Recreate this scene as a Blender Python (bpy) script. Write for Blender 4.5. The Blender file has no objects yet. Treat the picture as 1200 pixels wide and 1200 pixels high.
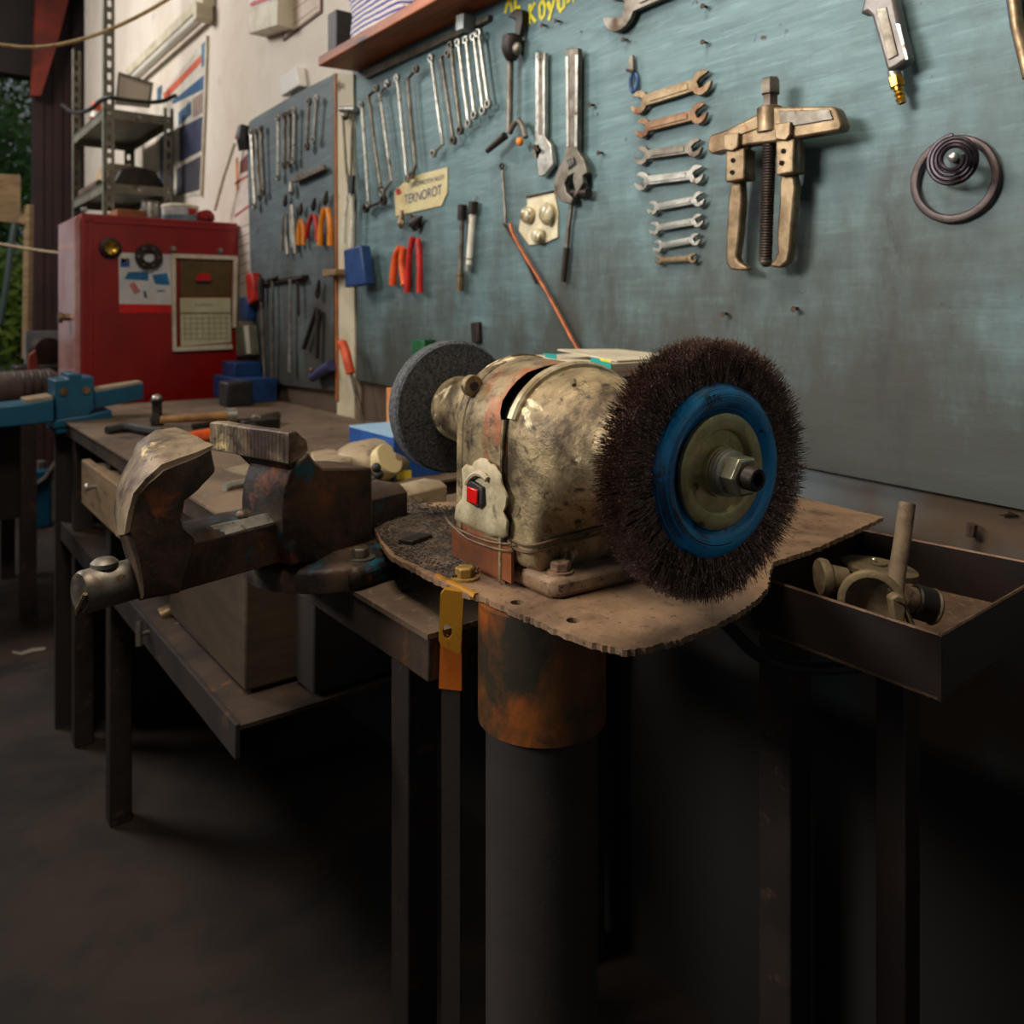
import bpy, bmesh, math, random
from mathutils import Vector, Matrix, noise
random.seed(7)
sc = bpy.context.scene
COL = sc.collection
# ------------------------------------------------------------------ camera, world, lights, exposure
CZ = 1.12                      # camera height above the floor; all coordinates below are measured from the camera's height
F = 968.0; HZ = 365.0
YAW = math.radians(37.4)
S, C = math.sin(YAW), math.cos(YAW)
cam_d = bpy.data.cameras.new('camera'); cam = bpy.data.objects.new('camera', cam_d); COL.objects.link(cam)
cam.location = (0, 0, CZ)
cam.rotation_euler = (math.radians(90), 0, -YAW)
cam_d.sensor_width = 36; cam_d.lens = 36 * F / 1200
cam_d.shift_y = -(600 - HZ) / 1200
cam_d.clip_start = .02; cam_d.clip_end = 200
cam_d.dof.use_dof = True; cam_d.dof.focus_distance = .70; cam_d.dof.aperture_fstop = 8.5
sc.camera = cam
sc.view_settings.view_transform = 'Standard'; sc.view_settings.look = 'None'
sc.view_settings.gamma = 1; sc.view_settings.exposure = 0; sc.view_settings.use_curve_mapping = False
w = bpy.data.worlds.new('world'); sc.world = w; w.use_nodes = True
w.node_tree.nodes['Background'].inputs[0].default_value = (.80, .86, .90, 1)
w.node_tree.nodes['Background'].inputs[1].default_value = .17
def area(name, loc, target, sx, sy, power, col):
    d = bpy.data.lights.new(name, 'AREA'); d.shape = 'RECTANGLE'; d.size = sx; d.size_y = sy; d.energy = power; d.color = col
    o = bpy.data.objects.new(name, d); COL.objects.link(o)
    o.location = (loc[0], loc[1], loc[2] + CZ)
    v = Vector(target) - Vector(loc); o.rotation_euler = v.to_track_quat('-Z', 'Y').to_euler()
    return o
area('overhead_key', (-.05, .62, 1.65), (.60, .56, -.2), .6, .6, 30, (1, .88, .72))  # unseen area lamp added below the ceiling as overhead key light
sw = area('side_key', (-2.3, 1.7, 1.35), (1.03, .35, .50), 1.3, 1.0, 18, (1, .96, .90)); sw.data.spread = math.radians(62)  # unseen key lamp added at the side, beam narrowed to keep lower parts dark
area('wall_fill', (-.9, 4.2, 1.9), (1.0, 3.9, .7), 1.4, .8, 82, (1, .95, .90))  # unseen fill lamp added to brighten the far white wall
# ------------------------------------------------------------------ projection helpers: where a line of sight meets a real plane
def ray(u, v):
    a = (u - 600) / F
    return Vector((S + C * a, C - S * a, -(v - HZ) / F))
def pl(u, v, p, n):
    r = ray(u, v); return r * (Vector(p).dot(Vector(n)) / r.dot(Vector(n)))
def plX(u, v, X): r = ray(u, v); return r * (X / r.x)
def plY(u, v, Y): r = ray(u, v); return r * (Y / r.y)
def plZ(u, v, Z): r = ray(u, v); return r * (Z / r.z)
def dep(u, v, d): return ray(u, v) * d
BX = 1.03                      # board surface
def wp(u, v, off=0.0): return plX(u, v, BX - off)
# ------------------------------------------------------------------ materials
def lin(c):
    o = []
    for x in c:
        x /= 255.0; o.append(x / 12.92 if x <= .04045 else ((x + .055) / 1.055) ** 2.4)
    return (o[0], o[1], o[2], 1)
def M(name, c1, c2=None, sc_=8, th=(.42, .62), c3=None, sc3=22, th3=(.60, .66), rough=.6, r2=None, metal=0, bump=.25, bsc=70,
      stretch=(1, 1, 1), grad=None, coat=0, c4=None, sc4=90, th4=(.62, .7)):
    m = bpy.data.materials.new(name); m.use_nodes = True
    nt = m.node_tree; N = nt.nodes; L = nt.links; b = N['Principled BSDF']
    tc = N.new('ShaderNodeTexCoord'); mp = N.new('ShaderNodeMapping'); mp.inputs['Scale'].default_value = stretch
    L.new(tc.outputs['Object'], mp.inputs[0])
    def nz(s, det=7, dis=.3):
        n = N.new('ShaderNodeTexNoise'); n.inputs['Scale'].default_value = s; n.inputs['Detail'].default_value = det
        n.inputs['Roughness'].default_value = .65; n.inputs['Distortion'].default_value = dis
        L.new(mp.outputs[0], n.inputs['Vector']); return n
    def rng(src, t):
        r = N.new('ShaderNodeMapRange'); r.inputs[1].default_value = t[0]; r.inputs[2].default_value = t[1]; L.new(src, r.inputs[0]); return r.outputs[0]
    def mix(f, a, bb):
        x = N.new('ShaderNodeMix'); x.data_type = 'RGBA'; L.new(f, x.inputs[0])
        if isinstance(a, tuple): x.inputs[6].default_value = a
        else: L.new(a, x.inputs[6])
        x.inputs[7].default_value = bb; return x.outputs[2]
    col = lin(c1); f1 = None
    if c2:
        f1 = rng(nz(sc_).outputs[0], th)
        if grad:
            sp = N.new('ShaderNodeSeparateXYZ'); L.new(tc.outputs['Object'], sp.inputs[0])
            g = rng(sp.outputs['XYZ'.index(grad[0])], (grad[1], grad[2]))
            ad = N.new('ShaderNodeMath'); ad.operation = 'ADD'; ad.use_clamp = True; L.new(g, ad.inputs[0]); ad.inputs[1].default_value = grad[3] if len(grad) > 3 else 0
            mu = N.new('ShaderNodeMath'); mu.operation = 'MULTIPLY'; mu.use_clamp = True; L.new(f1, mu.inputs[0]); L.new(ad.outputs[0], mu.inputs[1]); f1 = mu.outputs[0]
        col = mix(f1, col, lin(c2))
    if c3: col = mix(rng(nz(sc3).outputs[0], th3), col, lin(c3))
    if c4: col = mix(rng(nz(sc4, 3).outputs[0], th4), col, lin(c4))
    if isinstance(col, tuple): b.inputs['Base Color'].default_value = col
    else: L.new(col, b.inputs['Base Color'])
    b.inputs['Metallic'].default_value = metal; b.inputs['Roughness'].default_value = rough
    if coat: b.inputs['Coat Weight'].default_value = coat; b.inputs['Coat Roughness'].default_value = .15
    if r2 is not None:
        rr = N.new('ShaderNodeMapRange'); rr.inputs[1].default_value = .35; rr.inputs[2].default_value = .65
        rr.inputs[3].default_value = rough; rr.inputs[4].default_value = r2; L.new(nz(sc_ * 1.7).outputs[0], rr.inputs[0]); L.new(rr.outputs[0], b.inputs['Roughness'])
    if bump:
        bm_ = N.new('ShaderNodeBump'); bm_.inputs['Strength'].default_value = bump; bm_.inputs['Distance'].default_value = .002
        L.new(nz(bsc, 6).outputs[0], bm_.inputs['Height']); L.new(bm_.outputs[0], b.inputs['Normal'])
    return m
# ------------------------------------------------------------------ mesh builder
OFF = Vector((0, 0, CZ)); ORG = {}
class MB:
    def __init__(s): s.bm = bmesh.new()
    def face(s, vs):
        try: return s.bm.faces.new(vs)
        except ValueError: return None
    def loft(s, rings, cap=True, closed=True):
        R = [[s.bm.verts.new(p) for p in r] for r in rings]
        n = len(R[0])
        for a, b in zip(R, R[1:]):
            for i in range(n if closed else n - 1):
                s.face((a[i], a[(i + 1) % n], b[(i + 1) % n], b[i]))
        if cap and closed: s.face(R[0][::-1]); s.face(R[-1])
        return s
    def prism(s, pts, vec):
        vec = Vector(vec); return s.loft([[Vector(p) for p in pts], [Vector(p) + vec for p in pts]])
    def box(s, lo, hi):
        x0, y0, z0 = lo; x1, y1, z1 = hi
        return s.prism([(x0, y0, z0), (x1, y0, z0), (x1, y1, z0), (x0, y1, z0)], (0, 0, z1 - z0))
    def obox(s, c, ax, ay, az):                   # centre and three half-axis vectors
        c, ax, ay, az = map(Vector, (c, ax, ay, az))
        return s.prism([c - ax - ay - az, c + ax - ay - az, c + ax + ay - az, c - ax + ay - az], az * 2)
    def lathe(s, prof, c, ax, n=24, cap=True):
        ax = Vector(ax).normalized(); t = Vector((0, 0, 1)) if abs(ax.z) < .9 else Vector((1, 0, 0))
        e1 = ax.cross(t).normalized(); e2 = ax.cross(e1); c = Vector(c)
        return s.loft([[c + ax * h + (e1 * math.cos(2 * math.pi * i / n) + e2 * math.sin(2 * math.pi * i / n)) * max(r, 1e-5) for i in range(n)] for h, r in prof], cap)
    def cyl(s, p, q, r, r2=None, n=16):
        p, q = Vector(p), Vector(q); return s.lathe([(0, r), ((q - p).length, r if r2 is None else r2)], p, q - p, n)
    def hex(s, c, ax, r, h, ph=0):
        return s.lathe([(0, r), (h * .85, r), (h, r * .86)], c, ax, 6)
    def ell(s, c, rx, ry, rz, n=14, m=8):
        c = Vector(c); rings = []
        for j in range(m + 1):
            a = -math.pi / 2 + math.pi * j / m; k = max(math.cos(a), .001)
            rings.append([c + Vector((rx * k * math.cos(2 * math.pi * i / n), ry * k * math.sin(2 * math.pi * i / n), rz * math.sin(a))) for i in range(n)])
        return s.loft(rings)
    def tube(s, pts, r, n=8, smooth=0, closed=False):
        pts = [Vector(p) for p in pts]
        for _ in range(smooth):
            q = [pts[0]]
            for a, b in zip(pts, pts[1:]): q += [a.lerp(b, .25), a.lerp(b, .75)]
            q.append(pts[-1]); pts = q
        rs = r if isinstance(r, (list, tuple)) else None
        rings = []; up = None; m = len(pts)
        for i, p in enumerate(pts):
            if closed: d = pts[(i + 1) % m] - pts[i - 1]
            else: d = pts[min(i + 1, m - 1)] - pts[max(i - 1, 0)]
            d.normalize()
            if up is None: up = Vector((0, 0, 1)) if abs(d.z) < .9 else Vector((1, 0, 0))
            e1 = d.cross(up).normalized(); e2 = e1.cross(d).normalized(); up = e2
            rad = r if rs is None else rs[0] + (rs[-1] - rs[0]) * i / (m - 1)
            rings.append([p + (e1 * math.cos(2 * math.pi * k / n) + e2 * math.sin(2 * math.pi * k / n)) * rad for k in range(n)])
        if closed: rings.append(rings[0]); return s.loft(rings, False)
        return s.loft(rings)
    def torus(s, c, ax, R, r, n=28, k=8, flat=1):
        ax = Vector(ax).normalized(); t = Vector((0, 0, 1)) if abs(ax.z) < .9 else Vector((1, 0, 0))
        e1 = ax.cross(t).normalized(); e2 = ax.cross(e1); c = Vector(c); rings = []
        for i in range(n):
            a = 2 * math.pi * i / n; d = e1 * math.cos(a) + e2 * math.sin(a)
            rings.append([c + d * (R + r * math.cos(2 * math.pi * j / k)) + ax * (r * flat * math.sin(2 * math.pi * j / k)) for j in range(k)])
        rings.append(rings[0]); return s.loft(rings, False)
    def washer(s, c, ax, R, r, h, n=28):
        return s.lathe([(0, r), (0, R), (h, R), (h, r), (0, r)], c, ax, n, False)
def part(mb, name, mat, parent=None, bev=0, kind=None, label=None, smooth=38, jit=0, subd=0):
    bm = mb.bm
    bmesh.ops.remove_doubles(bm, verts=bm.verts[:], dist=1e-6)
    bmesh.ops.recalc_face_normals(bm, faces=bm.faces[:])
    if subd:
        bmesh.ops.triangulate(bm, faces=[f for f in bm.faces if len(f.verts) > 4])
        bmesh.ops.subdivide_edges(bm, edges=bm.edges[:], cuts=subd, use_grid_fill=True)
    if jit:
        for v in bm.verts:
            q = v.co * 38
            v.co += Vector((noise.noise(q), noise.noise(q + Vector((9, 0, 0))), noise.noise(q + Vector((0, 9, 0))))) * jit
    if parent is not None: org = ORG[parent]
    else:
        xs = [v.co for v in bm.verts]
        org = Vector(((min(p.x for p in xs) + max(p.x for p in xs)) / 2, (min(p.y for p in xs) + max(p.y for p in xs)) / 2, min(p.z for p in xs)))
    for v in bm.verts: v.co -= org
    me = bpy.data.meshes.new(name); bm.to_mesh(me); bm.free()
    me.materials.append(mat)
    if smooth: me.shade_smooth(); me.set_sharp_from_angle(angle=math.radians(smooth))
    o = bpy.data.objects.new(name, me); COL.objects.link(o)
    if parent is not None: o.parent = parent
    else: o.location = org + OFF
    ORG[o] = org
    if bev:
        md = o.modifiers.new('bevel', 'BEVEL'); md.width = bev; md.segments = 2; md.limit_method = 'ANGLE'; md.angle_limit = math.radians(40)
    if kind: o['kind'] = kind
    if label: o['label'] = label
    return o
def thing(name, label, cat, loc, group=None, kind=None):
    o = bpy.data.objects.new(name, None); COL.objects.link(o); o.empty_display_size = .05
    loc = Vector(loc); o.location = loc + OFF; ORG[o] = loc
    if label: o['label'] = label
    if cat: o['category'] = cat
    if group: o['group'] = group
    if kind: o['kind'] = kind
    return o
def tag(o, label, cat, group=None):
    o['label'] = label; o['category'] = cat
    if group: o['group'] = group
    return o
def one(mb, name, mat, label, cat, group=None, **k): return tag(part(mb, name, mat, **k), label, cat, group)
def text(s, name, mat, parent, p0, ex, ey, h, width=None, th=.0006):
    cu = bpy.data.curves.new('t', 'FONT'); cu.body = s; o = bpy.data.objects.new('t', cu); COL.objects.link(o)
    dg = bpy.context.evaluated_depsgraph_get(); me0 = bpy.data.meshes.new_from_object(o.evaluated_get(dg))
    xs = [v.co.x for v in me0.vertices]; ys = [v.co.y for v in me0.vertices]
    x0, x1, y0, y1 = min(xs), max(xs), min(ys), max(ys); ex, ey = Vector(ex).normalized(), Vector(ey).normalized()
    sy = h / (y1 - y0); sx = width / (x1 - x0) if width else sy; n = ex.cross(ey)
    mb = MB(); vs = [mb.bm.verts.new(Vector(p0) + ex * ((v.co.x - x0) * sx) + ey * ((v.co.y - y0) * sy) + n * th) for v in me0.vertices]
    for p in me0.polygons: mb.face([vs[i] for i in p.vertices])
    bpy.data.objects.remove(o); bpy.data.curves.remove(cu); bpy.data.meshes.remove(me0)
    return part(mb, name, mat, parent, smooth=0)
WR, WU = Vector((0, -1, 0)), Vector((0, 0, 1)); OUT = Vector((-1, 0, 0))
def plate(px, off, th, mb=None):                   # outline on the board plane, thickness towards the room
    mb = mb or MB(); P = [wp(u, v, off + th) for u, v in px]
    return mb.prism(P, (th, 0, 0))
def rod(px, r, off=.008, n=8, mb=None, smooth=0):
    mb = mb or MB(); return mb.tube([wp(p[0], p[1], off if len(p) < 3 else p[2]) for p in px], r, n, smooth)
# ------------------------------------------------------------------ material library
m_chrome = M('worn_chrome', (178, 176, 168), (120, 112, 100), 30, (.45, .7), c3=(84, 62, 46), sc3=60, rough=.28, r2=.5, metal=.85, bump=.1)
m_steel = M('oily_steel', (128, 122, 112), (82, 70, 58), 24, (.4, .65), c3=(92, 56, 34), sc3=50, th3=(.6, .7), rough=.4, r2=.6, metal=.8, bump=.2)
m_brassy = M('tarnished_steel', (148, 128, 100), (92, 74, 54), 26, (.4, .65), c3=(120, 66, 36), sc3=48, rough=.38, r2=.55, metal=.8, bump=.2)
m_darksteel = M('black_steel', (58, 48, 42), (34, 27, 24), 20, (.4, .6), c3=(84, 52, 34), sc3=40, th3=(.62, .7), rough=.5, metal=.5, bump=.3)
m_nail = M('rusty_nail', (74, 56, 42), (46, 34, 28), 80, rough=.7, metal=.3, bump=.3)
m_board = None
m_orange = M('orange_rubber', (232, 92, 26), (196, 62, 18), 30, rough=.42, bump=.05)
m_orange2 = M('amber_rubber', (236, 142, 26), (206, 112, 22), 30, rough=.42, bump=.05)
m_red = M('red_rubber', (196, 34, 24), (140, 22, 18), 30, rough=.42, bump=.05)
m_black = M('black_rubber', (26, 24, 24), (40, 36, 34), 40, rough=.55, bump=.1)
m_blue = M('blue_plastic', (26, 66, 122), (20, 48, 92), 20, rough=.45, bump=.05)
m_white = M('white_plastic', (226, 222, 206), (196, 188, 168), 30, rough=.5, bump=.05)
m_bench = M('bench_top', (116, 96, 76), (80, 64, 50), 5, (.4, .65), c3=(52, 42, 35), sc3=11, th3=(.56, .68), c4=(134, 118, 100), sc4=70, rough=.6, r2=.8, bump=.2)
m_beam = M('bench_steel', (70, 54, 42), (44, 33, 27), 9, (.4, .62), c3=(96, 64, 42), sc3=30, rough=.7, metal=.2, bump=.4)
m_frame = M('bench_frame', (48, 37, 31), (30, 23, 20), 9, (.4, .62), c3=(74, 52, 38), sc3=30, rough=.75, metal=.1, bump=.3)
m_wood = M('pale_plywood', (142, 116, 82), (106, 82, 56), 7, (.35, .7), c3=(70, 52, 38), sc3=14, stretch=(1, 1, 6), rough=.75, bump=.2)
# ------------------------------------------------------------------ the setting
def struct(mb, name, mat, **k): return part(mb, name, mat, kind='structure', **k)
WX = 1.045; FL = -1.12
m_floor = M('oil_dark_concrete', (62, 46, 34), (32, 24, 18), 1.4, (.35, .6), c3=(22, 17, 14), sc3=2.6, th3=(.46, .6), rough=.75, bump=.3, bsc=30)
struct(MB().box((-6, -4, FL - .1), (WX + .1, 6.6, FL)), 'floor', m_floor, smooth=0)
# right-hand wall: whitewash above, grey-blue paint below the tool board
mw = M('whitewashed_plaster', (220, 210, 196), (198, 184, 166), 2.2, (.4, .75), c3=(150, 128, 104), sc3=6, th3=(.62, .8), rough=.85, bump=.15, bsc=40)
nt = mw.node_tree; b = nt.nodes['Principled BSDF']; src = b.inputs['Base Color'].links[0].from_socket
g = nt.nodes.new('ShaderNodeNewGeometry'); sp = nt.nodes.new('ShaderNodeSeparateXYZ'); nt.links.new(g.outputs['Position'], sp.inputs[0])
mr = nt.nodes.new('ShaderNodeMapRange'); mr.inputs[1].default_value = CZ - .10; mr.inputs[2].default_value = CZ - .11; nt.links.new(sp.outputs[2], mr.inputs[0])
n1 = nt.nodes.new('ShaderNodeTexNoise'); n1.inputs['Scale'].default_value = 5; n1.inputs['Detail'].default_value = 9; nt.links.new(g.outputs['Position'], n1.inputs['Vector'])
cr = nt.nodes.new('ShaderNodeValToRGB'); yr = nt.nodes.new('ShaderNodeMapRange'); yr.inputs[1].default_value = .95; yr.inputs[2].default_value = 1.35; yr.inputs[4].default_value = .3; nt.links.new(sp.outputs[1], yr.inputs[0]); ya = nt.nodes.new('ShaderNodeMath'); nt.links.new(yr.outputs[0], ya.inputs[0]); nt.links.new(n1.outputs[0], ya.inputs[1]); nt.links.new(ya.outputs[0], cr.inputs[0])
cr.color_ramp.elements[0].position = .40; cr.color_ramp.elements[0].color = lin((92, 100, 104))
cr.color_ramp.elements[1].position = .62; cr.color_ramp.elements[1].color = lin((84, 66, 50))
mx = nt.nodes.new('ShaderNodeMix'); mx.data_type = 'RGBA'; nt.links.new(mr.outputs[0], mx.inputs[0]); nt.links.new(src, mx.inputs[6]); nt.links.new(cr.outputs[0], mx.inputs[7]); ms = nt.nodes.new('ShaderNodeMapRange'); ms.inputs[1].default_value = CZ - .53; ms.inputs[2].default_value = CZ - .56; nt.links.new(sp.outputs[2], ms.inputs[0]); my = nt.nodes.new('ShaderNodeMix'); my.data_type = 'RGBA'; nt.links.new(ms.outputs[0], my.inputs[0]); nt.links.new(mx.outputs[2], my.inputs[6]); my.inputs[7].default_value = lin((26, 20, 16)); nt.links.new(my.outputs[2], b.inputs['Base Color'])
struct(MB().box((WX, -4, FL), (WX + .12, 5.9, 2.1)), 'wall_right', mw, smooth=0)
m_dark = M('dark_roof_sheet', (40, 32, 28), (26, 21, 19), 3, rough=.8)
struct(MB().box((-6, -4, 2.1), (WX + .12, 6.6, 2.2)), 'ceiling', m_dark, smooth=0)
lint = MB().box((-6, 6.25, 1.55), (.80, 6.4, 2.1)); struct(lint, 'trim_1', m_dark, smooth=0)
m_jamb = M('dark_red_door_steel', (52, 22, 18), (34, 16, 14), 3, rough=.6)
jb = MB()
for i in range(7):
    x0 = .80 + i * .055; jb.box((x0, 6.2 + (.012 if i % 2 else 0), FL), (x0 + .053, 6.34, 2.1))
struct(jb, 'trim_2', m_jamb, smooth=0)
struct(MB().box((-6, 6.28, FL), (-1.5, 6.4, 1.55)), 'wall_back', m_jamb, smooth=0)
m_rust = M('red_lead_paint', (128, 42, 22), (80, 30, 20), 6, rough=.6)
one(MB().prism([plY(u, v, 6.1) for u, v in [(36, 112), (44, -30), (88, -30), (66, 55), (48, 112)]], (0, .06, 0)), 'roof_brace', m_rust, 'rust-red painted steel roof brace slanting up beside the dark door opening', 'steel beam')
# outside: ground and trees
m_grass = M('garden_ground', (92, 104, 54), (70, 62, 40), 2, rough=.9)
struct(MB().box((-12, 6.6, FL - .25), (25, 40, FL - .12)), 'floor_outside', m_grass, smooth=0)
m_leaf = [M('leaf_a', (84, 128, 48), (50, 92, 34), 3, rough=.6, bump=0), M('leaf_b', (156, 178, 76), (110, 146, 54), 3, rough=.6, bump=0)]
m_bark = M('bark', (96, 82, 64), (60, 50, 40), 9, rough=.9, bump=.6)
def tree(x, y, h, cr_, n, mat, label, nm='garden_tree', cz=None):
    t = thing(nm, label, 'tree', (x, y, FL - .12), 'trees outside the door opening')
    rnd = random.Random(int(x * 100 + y * 7))
    part(MB().tube([(x, y, FL - .12), (x + .1, y, FL + h * .4), (x, y + .1, FL + h * .8)], [.11, .04], 8), 'trunk', m_bark, t)
    mb = MB()
    for i in range(n):
        d = Vector((rnd.gauss(0, 1), rnd.gauss(0, 1), rnd.gauss(0, 1))).normalized() * cr_ * rnd.random() ** .4
        c = Vector((x, y, FL + h * .68)) + Vector((d.x, d.y, d.z * h * .42 / cr_))
        a = Vector((rnd.gauss(0, 1), rnd.gauss(0, 1), rnd.gauss(0, 1))).normalized(); e = a.orthogonal().normalized(); s_ = rnd.uniform(.05, .12)
        vs = [mb.bm.verts.new(c + p) for p in (a * s_, e * s_ * .45, a * -s_, e * -s_ * .45)]; mb.face(vs)
    part(mb, 'foliage', m_leaf[mat], t, kind='stuff', smooth=0)
tree(1.1, 12.6, 3.6, .9, 2600, 0, 'tall dark green tree seen through the opening at the far left', 'garden_tree')
tree(1.3, 10.6, 1.7, .6, 1800, 1, 'low yellow-green bush seen below the tall tree at far left', 'garden_bush')
tree(1.6, 17.5, 6.6, 1.6, 4200, 0, 'pale leafy tree furthest away, behind the hanging wooden board', 'garden_tree')
tree(5.2, 16, 5, 1.6, 2600, 0, 'broad green tree beyond the dark door jamb', 'garden_tree')
# ------------------------------------------------------------------ tool boards
def board_mat(name, c1, c2, dirt_shade, gz0, gz1):
    m = bpy.data.materials.new(name); m.use_nodes = True; nt = m.node_tree; N = nt.nodes; L = nt.links; b = N['Principled BSDF']
    g = N.new('ShaderNodeNewGeometry')
    def nz(s, st, det=6, rot=0):
        mp = N.new('ShaderNodeMapping'); mp.inputs['Scale'].default_value = st; mp.inputs['Rotation'].default_value = (rot, 0, 0); L.new(g.outputs['Position'], mp.inputs[0])
        n = N.new('ShaderNodeTexNoise'); n.inputs['Scale'].default_value = s; n.inputs['Detail'].default_value = det; n.inputs['Roughness'].default_value = .65; L.new(mp.outputs[0], n.inputs['Vector']); return n.outputs[0]
    def rng(s_, a, b_, lo=0., hi=1.):
        r = N.new('ShaderNodeMapRange'); r.inputs[1].default_value = a; r.inputs[2].default_value = b_; r.inputs[3].default_value = lo; r.inputs[4].default_value = hi; L.new(s_, r.inputs[0]); return r.outputs[0]
    def mix(f, a, c):
        x = N.new('ShaderNodeMix'); x.data_type = 'RGBA'; L.new(f, x.inputs[0])
        if isinstance(a, tuple): x.inputs[6].default_value = a
        else: L.new(a, x.inputs[6])
        x.inputs[7].default_value = c; return x.outputs[2]
    col = mix(rng(nz(7, (1, .8, 7), rot=.03), .32, .68), lin(c1), lin(c2))
    col = mix(rng(nz(30, (1, .35, 3.5)), .52, .75, 0, .55), col, lin([min(255, x * 1.22) for x in c1]))
    col = mix(rng(nz(3.2, (1, 1.1, 1), 8), .50, .72, 0, .6), col, lin(dirt_shade))
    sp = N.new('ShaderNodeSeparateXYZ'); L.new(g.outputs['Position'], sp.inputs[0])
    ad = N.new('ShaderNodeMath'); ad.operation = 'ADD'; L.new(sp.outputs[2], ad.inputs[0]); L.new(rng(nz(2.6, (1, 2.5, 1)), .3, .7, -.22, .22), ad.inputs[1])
    col = mix(rng(ad.outputs[0], gz0 + CZ, gz1 + CZ, 0, .90), col, lin(dirt_shade))        # oil and dust above the bench, deepened to paint in light fading downwards
    # vertical run of black grease below the blow gun
    mp = N.new('ShaderNodeMath'); mp.operation = 'SUBTRACT'; L.new(sp.outputs[1], mp.inputs[0]); mp.inputs[1].default_value = wp(1043, 200).y
    ab = N.new('ShaderNodeMath'); ab.operation = 'ABSOLUTE'; L.new(mp.outputs[0], ab.inputs[0])
    mu = N.new('ShaderNodeMath'); mu.operation = 'MULTIPLY'; L.new(rng(ab.outputs[0], .035, .0), mu.inputs[0]); L.new(rng(nz(26, (1, 1, .5), 9), .45, .62), mu.inputs[1])
    mv = N.new('ShaderNodeMath'); mv.operation = 'MULTIPLY'; L.new(mu.outputs[0], mv.inputs[0]); L.new(rng(sp.outputs[2], CZ + .26, CZ + .12), mv.inputs[1])
    col = mix(mv.outputs[0], col, lin((44, 44, 42)))
    col = mix(rng(nz(26, (1, 1, 1), 3), .70, .74), col, lin((60, 46, 36)))
    L.new(col, b.inputs['Base Color']); b.inputs['Roughness'].default_value = .62
    bp = N.new('ShaderNodeBump'); bp.inputs['Strength'].default_value = .25; bp.inputs['Distance'].default_value = .001; L.new(nz(160, (1, .4, 1)), bp.inputs['Height']); L.new(bp.outputs[0], b.inputs['Normal'])
    return m
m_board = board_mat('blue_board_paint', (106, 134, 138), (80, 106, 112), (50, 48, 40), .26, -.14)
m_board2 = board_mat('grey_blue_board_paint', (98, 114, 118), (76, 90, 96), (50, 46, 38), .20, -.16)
P = [wp(1200, 592)]; yl = wp(413, 444)
pts = [Vector((BX, -.6, -.235)), Vector((BX, .39, -.225)), Vector((BX, yl.y, yl.z)), Vector((BX, yl.y, .66)), Vector((BX, -.6, .66)), ]
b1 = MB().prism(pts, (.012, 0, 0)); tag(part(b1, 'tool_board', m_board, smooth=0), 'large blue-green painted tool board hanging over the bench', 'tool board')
q = [(391, 458), (300, 447), (293, 300), (289, 150), (293, 142), (302, 136), (350, 108), (391, 87)]
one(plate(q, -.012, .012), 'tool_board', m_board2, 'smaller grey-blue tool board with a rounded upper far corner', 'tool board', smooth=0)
one(plate([(393, 470), (391, 86), (393.5, 86), (395.5, 470)], -.012, .022), 'edge_strip', M('orange_wood', (166, 96, 40), (120, 70, 34), 9, rough=.6), 'thin orange-brown wooden strip along the near edge of the smaller board', 'wood strip', smooth=0)
one(plate([(395, 492), (394, 87), (414, 87), (415.5, 492)], -.014, .02), 'wall_batten', M('dirty_white_wood', (206, 196, 168), (150, 124, 92), 5, (.4, .7), c3=(110, 80, 54), sc3=9, rough=.7, grad=('Z', .55, .1, .25)), 'dirty white wooden batten standing between the two tool boards', 'wood batten', smooth=0)
# plank shelf over the board
m_plank = M('varnished_plank', (196, 104, 42), (112, 54, 22), 6, (.35, .65), c3=(48, 26, 16), sc3=9, stretch=(3, .35, 3), rough=.5, bump=.25)
sh = MB().prism([(.925, 2.06, .652), (BX + .012, 2.04, .652), (BX + .012, -.7, .652), (.925, -.7, .652)], (0, 0, .026)); one(sh, 'wall_shelf', m_plank, 'dark varnished wooden plank shelf above the large tool board', 'shelf', bev=.003, smooth=0)
rk = thing('wrench_rack', 'grey metal strip rack fixed just under the plank shelf', 'rack', wp(428, 86))
part(plate([(427, 92), (427, 83), (545, 30), (572, 17), (572, 23), (545, 37)], 0, .012), 'strip', m_steel, rk, smooth=0)
part(plate([(534, 36), (534, 18), (543, 15), (543, 33)], .012, .03), 'bracket', M('galvanised', (176, 182, 180), (140, 144, 142), 20, rough=.5, metal=.3), rk, bev=.001)
tx = thing('paint_lettering', 'yellow hand-painted letters at the top of the large board', 'lettering', wp(640, 20))
m_yel = M('yellow_paint', (240, 224, 40), (206, 196, 50), 60, rough=.6, bump=0)
def stroke(px, name='letter', r=.0048): 
    mb = MB()
    for seg in px: mb.tube([wp(u, v, .0008) for u, v in seg], r, 6)
    for vv in mb.bm.verts: vv.co.x = BX - .0012 - (BX - vv.co.x - .0008) * .15
    part(mb, name, m_yel, tx)
stroke([[(592, 16), (597, -6), (600, 14)], [(593, 6), (599, 3)]])
stroke([[(604, 12), (604, -10)], [(604, 12), (610, 8)]])
stroke([[(620, 29), (621, 5)], [(627, 3), (621, 16), (628, 26)]])
stroke([[(635, 2), (632, 8), (633, 18), (635, 22), (638, 17), (639, 8), (637, 2), (635, 2)]])
stroke([[(642, 2), (645, 11)], [(651, -4), (647, 10), (643, 24)]])
stroke([[(653, -8), (655, 8), (657, 13), (661, 8), (662, -12)]])
stroke([[(666, 4), (666, -18), (672, 2), (673, -22)]])
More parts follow.
